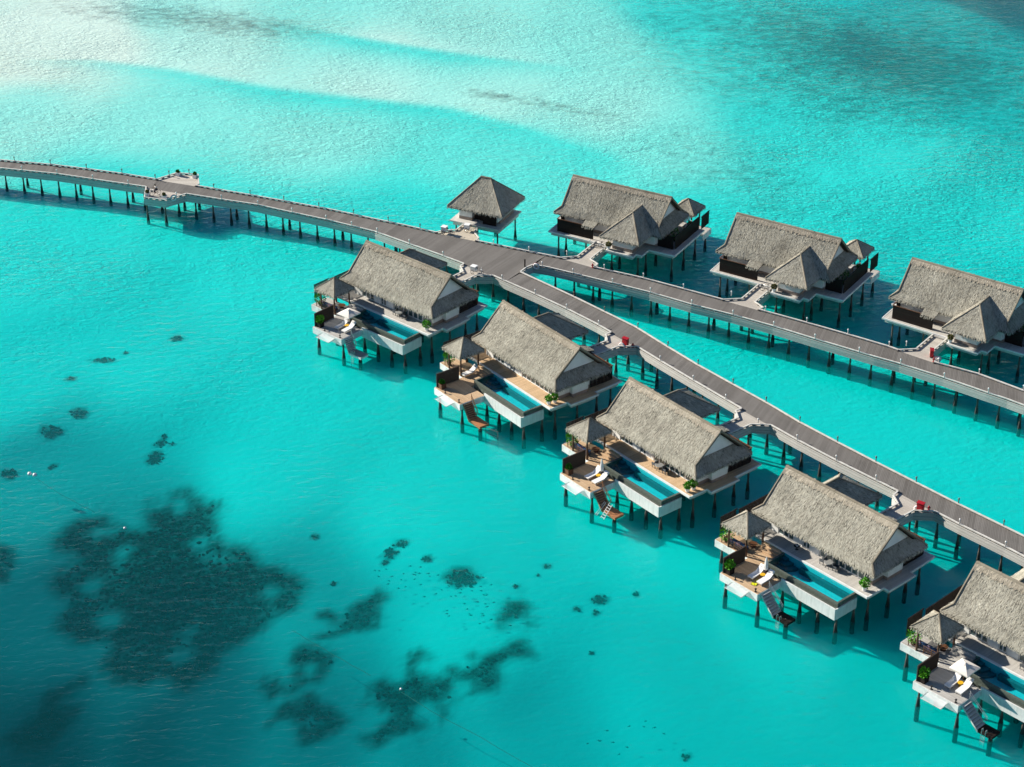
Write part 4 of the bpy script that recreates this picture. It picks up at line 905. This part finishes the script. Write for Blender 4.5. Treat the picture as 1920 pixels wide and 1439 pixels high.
for (x, y), rz, where in (((14.0,223.0),VIL[1][2]+.25,'second near-row villa'),((43.75,185.3),VIL[3][2]+.2,'fourth near-row villa'),((51.15,219.75),VIL[7][2]-1.1,'rightmost far-row villa')):
    t = thing('fire_cabinet', f'red fire hose cabinet on the walkway of the {where}', 'fire cabinet', (x,y,ZJ), rz, 'red fire cabinets')
    obj('body', B().box(-.38,.38,-.2,.2,.12,.95).mesh('body', M['red']), t)
    obj('door', B().box(-.34,.34,-.225,-.202,.16,.91).mesh('door', M['red']), t); obj('leg', B().box(-.36,-.28,-.15,.15,0,.12).box(.28,.36,-.15,.15,0,.12).mesh('leg', M['rubber']), t)
    obj('roof', B().slab([(-.42,-.27,1.0),(.42,-.27,1.0),(.42,.24,1.06),(-.42,.24,1.06)], .05).mesh('roof', M['red']), t)
for (x, y), where in (((14.89,222.4),'beside the red cabinet of the second near-row villa'),((44.67,185.3),'beside the red cabinet of the fourth near-row villa'),((51.2,218.4),'beside the red cabinet of the rightmost far-row villa'),((10.75,244.75),'at the walkway mouth of the leftmost far-row villa')):
    t = thing('fire_hydrant', 'small red hydrant '+where, 'hydrant', (x,y,ZJ), 0, 'red hydrants on the boardwalk')
    obj('body', B().lathe([(.15,0),(.15,.05),(.09,.07),(.09,.42),(.12,.44),(.10,.54),(.03,.60)], n=10).mesh('body', M['red']), t)
    obj('outlet', B().tube([(-.2,0,.33),(.2,0,.33)], .055, 8).mesh('outlet', M['red']), t)

# ------------------------------------------------------------------ plants
def pot_plant(loc, label, cat='potted plant', kind='round', leafm='leaf', seed=1, h=.8, group=None, pot='wplastic', rz=0):
    r_ = random.Random(seed); t = thing('potted_plant', label, cat, loc, rz, group)
    if kind == 'round':
        obj('pot', B().lathe([(.20,0),(.30,.42),(.33,.50),(.29,.50),(.27,.42)], n=12).mesh('pot', M[pot]), t); zt = .46
    else:
        obj('planter_box', B().box(-.36,.36,-.36,.36,0,.62).mesh('planter_box', M[pot]), t)
        obj('rim', B().box(-.4,.4,-.4,-.34,.6,.66).box(-.4,.4,.34,.4,.6,.66).box(-.4,-.34,-.34,.34,.6,.66).box(.34,.4,-.34,.34,.6,.66).mesh('rim', M[pot]), t); zt = .62
    obj('soil', B().lathe([(.26,zt-.03),(.26,zt-.01)], n=10).mesh('soil', M['soil']), t)
    stem = B()
    for _ in range(5): stem.tube([(0,0,zt-.02),(r_.uniform(-.2,.2),r_.uniform(-.2,.2),zt+h*.6)], .015, 4)
    obj('stems', stem.mesh('stems', M['brownwood']), t)
    f = B().leaves((0,0,zt+h*.42), h*.48, h*.5, 260, .20, r_)
    obj('foliage', f.mesh('foliage', M[leafm]), t)
    return t
G = 'potted plants on the villa decks'
for v in (1,2):
    pot_plant(wp(v,7.25,-4.40,ZT), f'leafy plant in a white pot at the pool corner of the {TAG[v]}', leafm='leaf2', seed=20+v, group=G)
    pot_plant(wp(v,7.35,-3.62,ZT), f'leafy plant in a white pot nearer the wall corner of the {TAG[v]}', leafm='leaf2', seed=30+v, group=G)
for v in (0,3): 
    pot_plant(wp(v,7.2,-4.2,ZT), f'green bush in a white pot at the terrace corner of the {TAG[v]}', leafm='leaf2', seed=40+v, h=1.0, group=G)
for v in range(5):
    if v != 1: pot_plant(wp(v,-4.8,-11.15,ZD), f'{"bright green" if v != 2 else "sparse"} plant in a dark box by the screen of the {TAG[v]}', kind='box', pot='darkwood' if v != 2 else 'brownwood', leafm='leaf2' if v != 2 else 'leaf', seed=50+v, h=1.0 if v != 2 else .6, group=G, rz=VIL[v][2])
    else: pot_plant(wp(v,-4.8,-11.15,ZD), 'small plant in a brown box by the screen of the '+TAG[v], kind='box', pot='brownwood', seed=55, h=.5, group=G, rz=VIL[v][2])
    pot_plant(wp(v,-9.0,-7.15,ZD), f'bright leafy bush behind the gazebo railing of the {TAG[v]}', pot='darkwood', leafm='leaf2', seed=60+v, h=1.5, group=G)
for v in (5,6,7):
    pot_plant(wp(v,-1.68,6.9,ZT), f'clipped bush in a white pot by the entrance wall of the {TAG[v]}', leafm='dry', seed=70+v, h=.6, group=G)
    pot_plant(wp(v,-8.2,.2,ZT), f'dark palm-like bush behind the garden fence of the {TAG[v]}', pot='darkwood', leafm='leaf', seed=80+v, h=1.7, group=G)
    if v < 7: pot_plant(wp(v,-8.9,-3.4,ZT), f'green shrub beside the cushioned sofa of the {TAG[v]}', pot='darkwood', leafm='leaf', seed=90+v, h=1.1, group=G)
for i, ((x, y), lab, lf) in enumerate((((-48.55,275.75),'green plant in a white box at the far left corner of the viewing platform','leaf'),((-45.95,274.9),'green plant in a white box at the far right corner of the viewing platform','leaf'),
                    ((-51.9,268.55),'dry olive plant in the near left corner of the viewing platform','dry'),((-49.35,267.55),'dry olive plant in the near right corner of the viewing platform','dry'))):
    pot_plant((x,y,ZJ), lab, kind='box', pot='wplastic', leafm=lf, seed=100+i, h=.5, group='planters on the viewing platform', rz=-.3).scale = (.8,.8,.8)

# ------------------------------------------------------------------ deck furniture
def lounger(v, x, y, label):
    X, Y, a = VIL[v]; t = thing('sun_lounger', label, 'sun lounger', wp(v,x,y,ZD), a+.03, 'sun loungers on the villa decks')
    obj('frame', B().box(-.33,-.28,-1.05,1.0,.22,.28).box(.28,.33,-1.05,1.0,.22,.28).box(-.28,.28,-1.05,-1.0,.22,.28).mesh('frame', M['metal']), t)
    lg = B().box(-.03,.03,-.03,.03,0,.22).mesh('leg', M['metal'])
    for sx in (-.3,.3):
        for sy in (-.95,.75): obj('leg', lg, t, loc=(sx,sy,0))
    prof = [(-1.05,.28),(-.35,.29),(.2,.30),(.55,.48),(1.0,.86)]
    vs = []; n = len(prof)
    for yy, z in prof: vs += [(-.34,yy,z),(.34,yy,z),(-.34,yy,z+.10),(.34,yy,z+.10)]
    fs = []
    for i in range(n-1):
        k = 4*i; fs += [(k,k+1,k+5,k+4),(k+2,k+6,k+7,k+3),(k,k+4,k+6,k+2),(k+1,k+3,k+7,k+5)]
    fs += [(0,2,3,1),(4*n-4,4*n-3,4*n-1,4*n-2)]
    cu = obj('cushion', B().add(vs, fs).mesh('cushion', M['fabric']), t)
    obj('pillow', B().obox((0,.82,.87), .26, .13, .05, 0, 0).mesh('pillow', M['fabric']), cu)
for v in (0,2,3,4):
    lounger(v, -2.6, -9.45, f'white lounger nearer the privacy screen on the {TAG[v]}')
    lounger(v, -1.3, -9.5, f'white lounger nearer the water stairs on the {TAG[v]}')
    t = thing('side_table', f'round yellow table between the loungers of the {TAG[v]}', 'side table', wp(v,-1.93,-9.25,ZD), 0, 'yellow side tables')
    obj('table_top', B().lathe([(.27,.40),(.29,.42),(.29,.45),(.27,.46)], n=16).mesh('table_top', M['yellow']), t)
    obj('base', B().lathe([(.20,0),(.20,.03),(.04,.06),(.04,.40)], n=10).mesh('base', M['yellow']), t)
lounger(1, -5.5, -6.6, 'white lounger stored under the gazebo of the second near-row villa')
def parasol(v, open_):
    t = thing('parasol', f'{"open square cream" if open_ else "folded white"} parasol by the loungers of the {TAG[v]}', 'parasol', wp(v,-2.0,-8.75,ZD), VIL[v][2], 'parasols on the villa decks')
    obj('pole', B().lathe([(.03,0),(.03,2.35)], n=8).mesh('pole', M['brownwood']), t)
    obj('base', B().lathe([(.3,0),(.3,.08),(.06,.1),(.06,.25)], n=12).mesh('base', M['rubber']), t)
    if open_:
        h = 1.05; c = [(-h,-h),(h,-h),(h,h),(-h,h)]; b2 = B()
        mids = []
        for i in range(4):
            x0, y0 = c[i]; x1, y1 = c[(i+1)%4]; n = 6; top = (0,0,2.42)
            row = [(x0+(x1-x0)*k/n, y0+(y1-y0)*k/n, 1.92+.035*math.sin(math.pi*k/n)) for k in range(n+1)]
            mid = [(p[0]*.5, p[1]*.5, 2.15) for p in row]
            b2.add([top]+mid+row, [(0,1+k+1,1+k)[::-1] for k in range(n)]+[(1+k,1+k+1,n+2+k+1,n+2+k)[::-1] for k in range(n)])
            b2.add(row+[(p[0],p[1],p[2]-.12) for p in row], [(k,k+1,n+1+k+1,n+1+k) for k in range(n)])
        ca = obj('canopy', b2.mesh('canopy', M['cream']), t)
        rb = B()
        for x, y in c: rb.tube([(0,0,2.36),(x,y,1.90)], .018, 4)
        obj('ribs', rb.mesh('ribs', M['brownwood']), ca)
        obj('vent_cap', B().lathe([(.26,2.33),(.12,2.42),(.02,2.47)], n=8).mesh('vent_cap', M['cream']), ca)
    else:
        vs = B(); n = 16
        prof = [(.10,.75),(.22,.85),(.20,1.2),(.15,1.6),(.09,2.05),(.03,2.35)]
        pts = [( (r_*(1.0+.22*(j%2)))*math.cos(2*math.pi*j/n), (r_*(1.0+.22*(j%2)))*math.sin(2*math.pi*j/n), z) for r_, z in prof for j in range(n)]
        vs.add(pts, [(i*n+j,i*n+(j+1)%n,(i+1)*n+(j+1)%n,(i+1)*n+j) for i in range(len(prof)-1) for j in range(n)])
        ca = obj('canopy', vs.mesh('canopy', M['fabric']), t)
        obj('tie', B().torus((0,0,1.35), .215, .02, (0,0,1), 12, 4).mesh('tie', M['cream']), ca)
for v, o in ((0,True),(2,False),(3,False),(4,True)): parasol(v, o)
tw = B(); g = 6
for i, (x, y, m_, lab) in enumerate(((-1.75,-10.05,'lime','lime towel lying on the tan deck between the loungers of the fourth near-row villa'),(-1.75,-10.75,'lime','lime cushion lying at the foot of the loungers of the fourth near-row villa'))):
    me = B()
    vs = [(-.3+.6*a/g, -.22+.44*b2/g, .05+.03*math.sin(a*1.7+b2)+.015*math.cos(b2*2.3)) for a in range(g+1) for b2 in range(g+1)]
    me.add(vs+[(p[0],p[1],.004) for p in vs], [(a*(g+1)+b2,(a+1)*(g+1)+b2,(a+1)*(g+1)+b2+1,a*(g+1)+b2+1) for a in range(g) for b2 in range(g)])
    me.box(-.28,.28,-.2,.2,.004,.05)
    obj('towel' if i == 0 else 'floor_cushion', me.mesh('towel', M[m_]), loc=wp(3,x,y,ZD), rz=VIL[3][2]+.3, label=lab, cat='towel' if i == 0 else 'cushion')
def dining(v, x):
    X, Y, a = VIL[v]
    t = thing('terrace_table', f'round grey table on the terrace of the {TAG[v]}', 'table', wp(v,x,-3.9,ZT), a, 'terrace tables')
    obj('table_top', B().lathe([(.46,.70),(.50,.72),(.50,.75),(.46,.76)], n=20).mesh('table_top', M['metal']), t)
    for k in range(4): obj('leg', B().tube([(.32*math.cos(k*1.571+.78),.32*math.sin(k*1.571+.78),0),(.1*math.cos(k*1.571+.78),.1*math.sin(k*1.571+.78),.70)], .03, 5).mesh('leg', M['wicker']), t)
    for sx, side in ((-1,'pool-step'),(1,'potted-plant')):
        c_ = thing('terrace_chair', f'grey wicker chair on the {side} side of the table, {TAG[v]}', 'chair', wp(v,x+.85*sx,-3.75,ZT), a-math.pi/2*sx, 'terrace chairs')
        obj('seat', B().box(-.28,.28,-.28,.28,.36,.46).mesh('seat', M['wicker']), c_)
        obj('backrest', B().slab([(-.28,-.28,.92),(.28,-.28,.92),(.28,-.20,.92),(-.28,-.20,.92)], .46).mesh('backrest', M['wicker']), c_)
        for k in (-1,1):
            obj('armrest', B().box(.24*k-.04,.24*k+.04,-.2,.28,.46,.64).mesh('armrest', M['wicker']), c_)
            for j in (-1,1): obj('leg', B().box(.22*k-.03,.22*k+.03,.22*j-.03,.22*j+.03,0,.36).mesh('leg', M['wicker']), c_)
for v, x in ((0,2.1),(2,2.1),(3,2.15),(4,2.1)): dining(v, x)
for v in (0,2,3,4):      # day bed and low table under the gazebo
    X, Y, a = VIL[v]
    t = thing('gazebo_sofa', f'low sofa with blue cushions under the gazebo of the {TAG[v]}', 'sofa', wp(v,-7.4,-6.9,ZD), a, 'sofas under the gazebos')
    obj('base', B().box(-1.3,1.0,-.35,.35,.0,.30).mesh('base', M['wicker']), t)
    obj('seat_cushion', B().box(-1.28,.98,-.33,.33,.302,.46).mesh('seat_cushion', M['blue']), t)
    for k in range(4): obj('cushion', B().obox((-1.0+k*.55,-.25,.62), .23, .07, .18, .12*(k-1.5)).mesh('cushion', M['blue' if k % 2 else 'purple']), t)
    t = thing('gazebo_table', f'low round wooden table under the gazebo of the {TAG[v]}', 'table', wp(v,-6.5,-5.75,ZD), 0, 'low tables under the gazebos')
    obj('table_top', B().lathe([(.44,.34),(.46,.36),(.46,.40)], n=18).mesh('table_top', M['redwood']), t)
    obj('base', B().lathe([(.30,0),(.12,.1),(.12,.34)], n=10).mesh('base', M['brownwood']), t)
t = thing('tea_table', 'small table with a white tea set on the terrace of the fourth near-row villa', 'table', wp(3,-2.25,-3.75,ZT), 0)
obj('table_top', B().lathe([(.34,.42),(.36,.44),(.36,.47)], n=14).mesh('table_top', M['rubber']), t); obj('base', B().lathe([(.2,0),(.04,.05),(.04,.42)], n=8).mesh('base', M['rubber']), t)
for k, (x, y) in enumerate(((-.12,.1),(.16,-.02),(-.02,-.18))): obj('cup', B().lathe([(.06,.471),(.09,.60),(.07,.60),(.05,.50)], n=10).mesh('cup', M['wplastic']), t, loc=(x,y,0))
for v in (5,6):
    t = thing('garden_sofa', f'cream sofa with orange cushions behind the fence of the {TAG[v]}', 'sofa', wp(v,-8.1,-3.5,ZT), VIL[v][2]+math.pi/2, 'sofas behind the garden fences')
    obj('base', B().box(-1.1,1.1,-.4,.4,.0,.34).mesh('base', M['cream']), t); obj('backrest', B().box(-1.1,1.1,.32,.5,.34,1.2).mesh('backrest', M['cream']), t)
    obj('seat_cushion', B().box(-1.05,1.05,-.38,.3,.342,.62).mesh('seat_cushion', M['cream']), t)
    for k in range(3): obj('cushion', B().obox((-.65+.65*k,.2,.86), .26, .09, .22, .1*k).mesh('cushion', M['orange' if k != 1 else 'fabric']), t)

# ------------------------------------------------------------------ cycles
def wheel(t, x, y, R_=.31, ax=(0,1,0)):
    w = obj('wheel', B().torus((0,0,0), R_, .028, ax, 18, 5).mesh('wheel', M['rubber']), t, loc=(x,y,R_+.028))
    sp = B()
    for k in range(5):
        c, s_ = math.cos(k*math.pi/5)*R_, math.sin(k*math.pi/5)*R_
        sp.tube([(-c,0,-s_),(c,0,s_)], .006, 3)
    obj('spokes', sp.mesh('spokes', M['metal']), w)
def bicycle(loc, rz, label, colour='rubber'):
    t = thing('bicycle', label, 'bicycle', loc, rz, 'bicycles on the walkways')
    wheel(t, -.52, 0); wheel(t, .52, 0)
    f = B().tube([(-.52,0,.34),(-.05,0,.30),(.38,0,.72),(-.18,0,.66),(-.52,0,.34)], .022, 5).tube([(-.05,0,.30),(-.2,0,.82)], .022, 5).tube([(.52,0,.34),(.36,0,.92)], .022, 5)
    obj('frame', f.mesh('frame', M[colour]), t)
    obj('saddle', B().box(-.34,-.08,-.08,.08,.82,.88).mesh('saddle', M['rubber']), t)
    obj('handlebar', B().tube([(.25,-.28,.98),(.36,-.12,.95),(.36,.12,.95),(.25,.28,.98)], .018, 5).mesh('handlebar', M['metal']), t)
    obj('basket', B().box(.46,.72,-.16,.16,.70,.90).mesh('basket', M['wicker']), t)
    return t
bicycle(wp(5,-.2,6.5,ZT-.35), VIL[5][2]+.5, 'bicycle parked by the entrance of the leftmost far-row villa')
bicycle(wp(6,-.45,6.6,ZT-.35), VIL[6][2]+.5, 'bicycle parked by the entrance of the middle far-row villa')
def tricycle(loc, rz, label):
    t = thing('cargo_tricycle', label, 'tricycle', loc, rz, 'white cargo tricycles')
    wheel(t, .75, 0); wheel(t, -.5, -.38, .27); wheel(t, -.5, .38, .27)
    f = B().tube([(.75,0,.34),(.60,0,.95)], .025, 5).tube([(.62,0,.75),(.15,0,.32),(-.5,0,.30)], .025, 5).tube([(-.5,-.38,.30),(-.5,.38,.30)], .025, 5).tube([(.12,0,.32),(.02,0,.85)], .025, 5)
    obj('frame', f.mesh('frame', M['rail']), t)
    bx = obj('cargo_box', B().box(-.85,-.15,-.34,.34,.42,1.02).mesh('cargo_box', M['wplastic']), t)
    obj('lid', B().slab([(-.9,-.39,1.08),(-.1,-.39,1.08),(-.1,.39,1.08),(-.9,.39,1.08)], .05).mesh('lid', M['wplastic']), bx)
    obj('saddle', B().box(-.1,.16,-.09,.09,.85,.91).mesh('saddle', M['rubber']), t)
    obj('handlebar', B().tube([(.45,-.3,1.02),(.60,-.12,.98),(.60,.12,.98),(.45,.3,1.02)], .018, 5).mesh('handlebar', M['metal']), t)
tricycle((-8.75,255.35,ZJ), -.5, 'white cargo tricycle at the edge of the boardwalk left of the hut walkway')
tricycle((-5.6,256.1,ZJ), -.3, 'white cargo tricycle parked on the walkway in front of the hut')
tricycle((-4.55,243.0,ZJ), -.55, 'white cargo tricycle on the walkway of the topmost near-row villa')

# ------------------------------------------------------------------ rider on the viewing platform
bk = bicycle((-50.75,268.75,ZJ), math.radians(212), 'dark bicycle under the rider on the viewing platform')
def skinned(name, verts, edges, radii, mat, parent, sub=1):
    me = bpy.data.meshes.new(name); me.from_pydata(verts, edges, []); me.materials.append(mat)
    o = obj(name, me, parent); o.modifiers.new('skin', 'SKIN'); sk = me.skin_vertices[0].data
    for i, r_ in enumerate(radii): sk[i].radius = (r_, r_)
    sk[0].use_root = True
    s_ = o.modifiers.new('sub', 'SUBSURF'); s_.levels = sub; s_.render_levels = sub
    for p in me.polygons: p.use_smooth = True
    return o
pt = thing('person', 'person in a white shirt and dark trousers sitting on a bicycle on the platform', 'person', (-50.75,268.75,ZJ), math.radians(212))
bv = [(-.2,0,.95),(-.14,0,1.15),(-.06,0,1.38),(-.03,0,1.46),(.0,0,1.56),(.02,0,1.68),
      (-.05,.19,1.40),(.12,.24,1.18),(.30,.24,1.04),(-.05,-.19,1.40),(.12,-.24,1.18),(.30,-.24,1.04),
      (-.16,.10,.92),(.16,.12,.80),(.02,.12,.42),(.12,.12,.36),(-.16,-.10,.92),(.20,-.12,.72),(.04,-.12,.26),(.14,-.12,.20)]
be = [(0,1),(1,2),(2,3),(3,4),(4,5),(2,6),(6,7),(7,8),(2,9),(9,10),(10,11),(0,12),(12,13),(13,14),(14,15),(0,16),(16,17),(17,18),(18,19)]
br = [.13,.125,.14,.055,.095,.085,.065,.045,.032,.065,.045,.032,.09,.07,.045,.035,.09,.07,.045,.035]
body = skinned('body', bv, be, br, M['skin'], pt)
skinned('shirt', [bv[0],bv[1],(-.07,0,1.36),(-.05,.185,1.37),(.06,.22,1.25),(-.05,-.185,1.37),(.06,-.22,1.25)], [(0,1),(1,2),(2,3),(3,4),(2,5),(5,6)], [.150,.145,.155,.085,.068,.085,.068], M['fabric'], pt)
skinned('trousers', [(-.2,0,.93),bv[12],bv[13],(.03,.12,.46),bv[16],bv[17],(.05,-.12,.32)], [(0,1),(1,2),(2,3),(0,4),(4,5),(5,6)], [.155,.105,.085,.06,.105,.085,.06], M['navy'], pt)
obj('hair', B().lathe([(.095,1.60),(.105,1.66),(.09,1.73),(.04,1.77)], (-.015,0,0), 10).mesh('hair', M['hair'], smooth=True), pt)

# ------------------------------------------------------------------ reefs, coral heads, floats
def blob(r_, rough=.35):
    import bmesh
    bm = bmesh.new(); bmesh.ops.create_icosphere(bm, subdivisions=1, radius=1.0)
    for q in bm.verts: q.co *= 1+r_.uniform(-rough, rough)
    vs = [tuple(q.co) for q in bm.verts]; fs = [tuple(x.index for x in f.verts) for f in bm.faces]; bm.free(); return np.array(vs), np.array(fs)
BL = [blob(random.Random(i)) for i in range(8)]
def heap(name, pts, sizes, hts, mat):
    V, F = [], []; k = 0
    dep = depth_at(pts[:,0], pts[:,1])
    for i in range(len(pts)):
        vs, fs = BL[i % 8]; a = nrg.uniform(0, 6.28); c, s_ = math.cos(a), math.sin(a)
        q = vs*np.array([sizes[i], sizes[i]*nrg.uniform(.6,1), hts[i]]); q = np.stack([q[:,0]*c-q[:,1]*s_, q[:,0]*s_+q[:,1]*c, q[:,2]], 1)
        zt = min(-.12, -dep[i]+hts[i]*.4)
        V.append(q+np.array([pts[i,0], pts[i,1], zt-hts[i]*.4])); F.append(fs+k); k += len(vs)
    V = np.concatenate(V); F = np.concatenate(F)
    me = bpy.data.meshes.new(name); me.from_pydata(V.tolist(), [], F.tolist()); me.materials.append(mat); return me
RLAB = {'A':'large dark coral reef under the water in the lower left','B':'long dark coral patch slanting right of the large reef','C':'curved dark coral patch below the slanting patch','D':'dark rounded coral patch near the bottom edge','E':'dark branching coral patch at the bottom centre','F':'dark green coral ridge joined to the bottom centre patch','G':'thin mottled coral patch right of centre at the bottom','H':'dark coral patch at the left edge of the picture','I':'dim coral patch in the bottom left corner','J':'faint coral patch left of the mottled one','K':'faint coral patch above the mottled one'}
for k, poly in REEF.items():
    P = np.array(poly); lo, hi = P.min(0)-1.5, P.max(0)+1.5
    area = (hi-lo).prod(); n = int(area*5)
    c = nrg.uniform(lo, hi, (n,2)); c = c[sum(reef_cover(c+np.array([math.cos(t_),math.sin(t_)])*1.0, k).astype(int) for t_ in (0,1.57,3.14,4.71)) >= 4]; m_ = len(c)
    if m_ < 3: continue
    obj('coral_reef', heap('coral_reef', c, nrg.uniform(.12,.32,m_), nrg.uniform(.05,.20,m_), M['coral']), label=RLAB[k], cat='coral reef', kind='stuff')
CLAB = ['oval coral head left of the topmost near-row villa','small coral head at mid left below the boardwalk','faint scattered coral strip at mid left','tiny coral dot right of the faint coral strip','oval coral head above the pair of buoys','larger oval coral head left of and above the buoys','small coral head just right of the buoys','coral head at the left edge beside the buoys','dark coral clump right of the buoys above the large reef','smaller coral clump just above the dark clump','topmost small coral head of the clump right of the buoys','tiny coral head right of the clump above the reef','small coral head alone above the centre patches','left coral head of the touching pair at lower centre','upper right coral head of the touching pair at lower centre','small coral head below the touching pair','small slanted coral head right of the touching pair','broad dark coral head in the lower centre','small coral head right of the large reef','small coral head below the orange bathing platform','tiny coral head just below the one under the orange platform','oval coral head right of the mottled reef','small coral head just below the oval one','small slanted coral head left of the oval one','small coral head rightmost in the lower middle','tiny lone coral head low in the right centre','small coral head above the mottled reef','small coral head at the bottom edge right of centre']
for (x, y, rx, ry), lab in zip(COR, CLAB):
    n = max(14, int(rx*ry*40)); q = nrg.normal(0,.45,(n,2)); q = q[np.hypot(q[:,0],q[:,1]) < .85]
    pts = q*np.array([rx,ry])+np.array([x,y]); n = len(pts)
    obj('coral_head', heap('coral_head', pts, nrg.uniform(.07,.22,n)*min(1.1,.6+rx*.4), nrg.uniform(.05,.25,n), M['coral']), label=lab, cat='coral', group='coral heads scattered on the sand')
fl = B().lathe([(.04,-.22),(.22,-.12),(.27,0),(.22,.14),(.04,.24)], n=12).mesh('float', M['ring'], smooth=True)
ey = B().torus((0,0,.27), .05, .018, (1,0,0), 10, 5).mesh('eye', M['rope'])
for (x, y), s_, lab in (((-54.98,198.9),.95,'left of the two white buoys floating at mid left'),((-54.35,198.65),.95,'right of the two white buoys floating at mid left'),((-42.3,187.57),.6,'small white buoy floating over the large reef'),((-10.89,159.03),.5,'tiny white buoy floating over the bottom centre reef')):
    t = thing('buoy', lab, 'buoy', (x,y,.05), 0, 'buoys on the lagoon'); t.scale = (s_,s_,s_); obj('float', fl, t); obj('eye', ey, t)
for pl, lab in (([[-54.17,198.39],[-50.87,195.12],[-46.29,191.29]],'thin rope trailing from the pair of buoys'),([[-22.31,169.07],[-17.94,165.07],[-14.01,161.63]],'thin rope crossing the curved coral patch'),([[-10.89,159.03],[-8.57,156.65],[-2.87,151.89],[2.6,146.95],[9,140]],'thin rope running from the bottom centre buoy to the bottom edge')):
    R_, _ = resample(pl, 14)
    obj('mooring_rope', B().tube([(p.x,p.y,-.30+.05*math.sin(i*1.7)) for i, p in enumerate(R_)], .028, 5).mesh('mooring_rope', M['rope']), label=lab, cat='rope')
fb = B()
for cx, cy, n, sp in ((-11,178.5,26,3.6),(-5,176,26,3.6),(-3,170.5,12,3.2),(11,152.7,12,3.0)):
    for _ in range(n):
        x, y = rng.gauss(cx,sp*.6), rng.gauss(cy,sp*.5); a = rng.uniform(-.6,.6); L_ = rng.uniform(.13,.22); z = -.5
        d = Vector((math.cos(a),math.sin(a),0)); s_ = Vector((-d.y,d.x,0)); p = Vector((x,y,z))
        fb.add([p+d*L_, p+s_*.06, p+Vector((0,0,.09)), p-s_*.06, p-Vector((0,0,.09)), p-d*L_*.8, p-d*L_*1.1+Vector((0,0,.09)), p-d*L_*1.1-Vector((0,0,.09))],
               [(0,1,2),(0,2,3),(0,3,4),(0,4,1),(5,2,1),(5,3,2),(5,4,3),(5,1,4),(5,6,7)])
obj('fish_school', fb.mesh('fish_school', M['fish']), label='school of small dark fish over the sand between the reefs', cat='fish', kind='stuff')
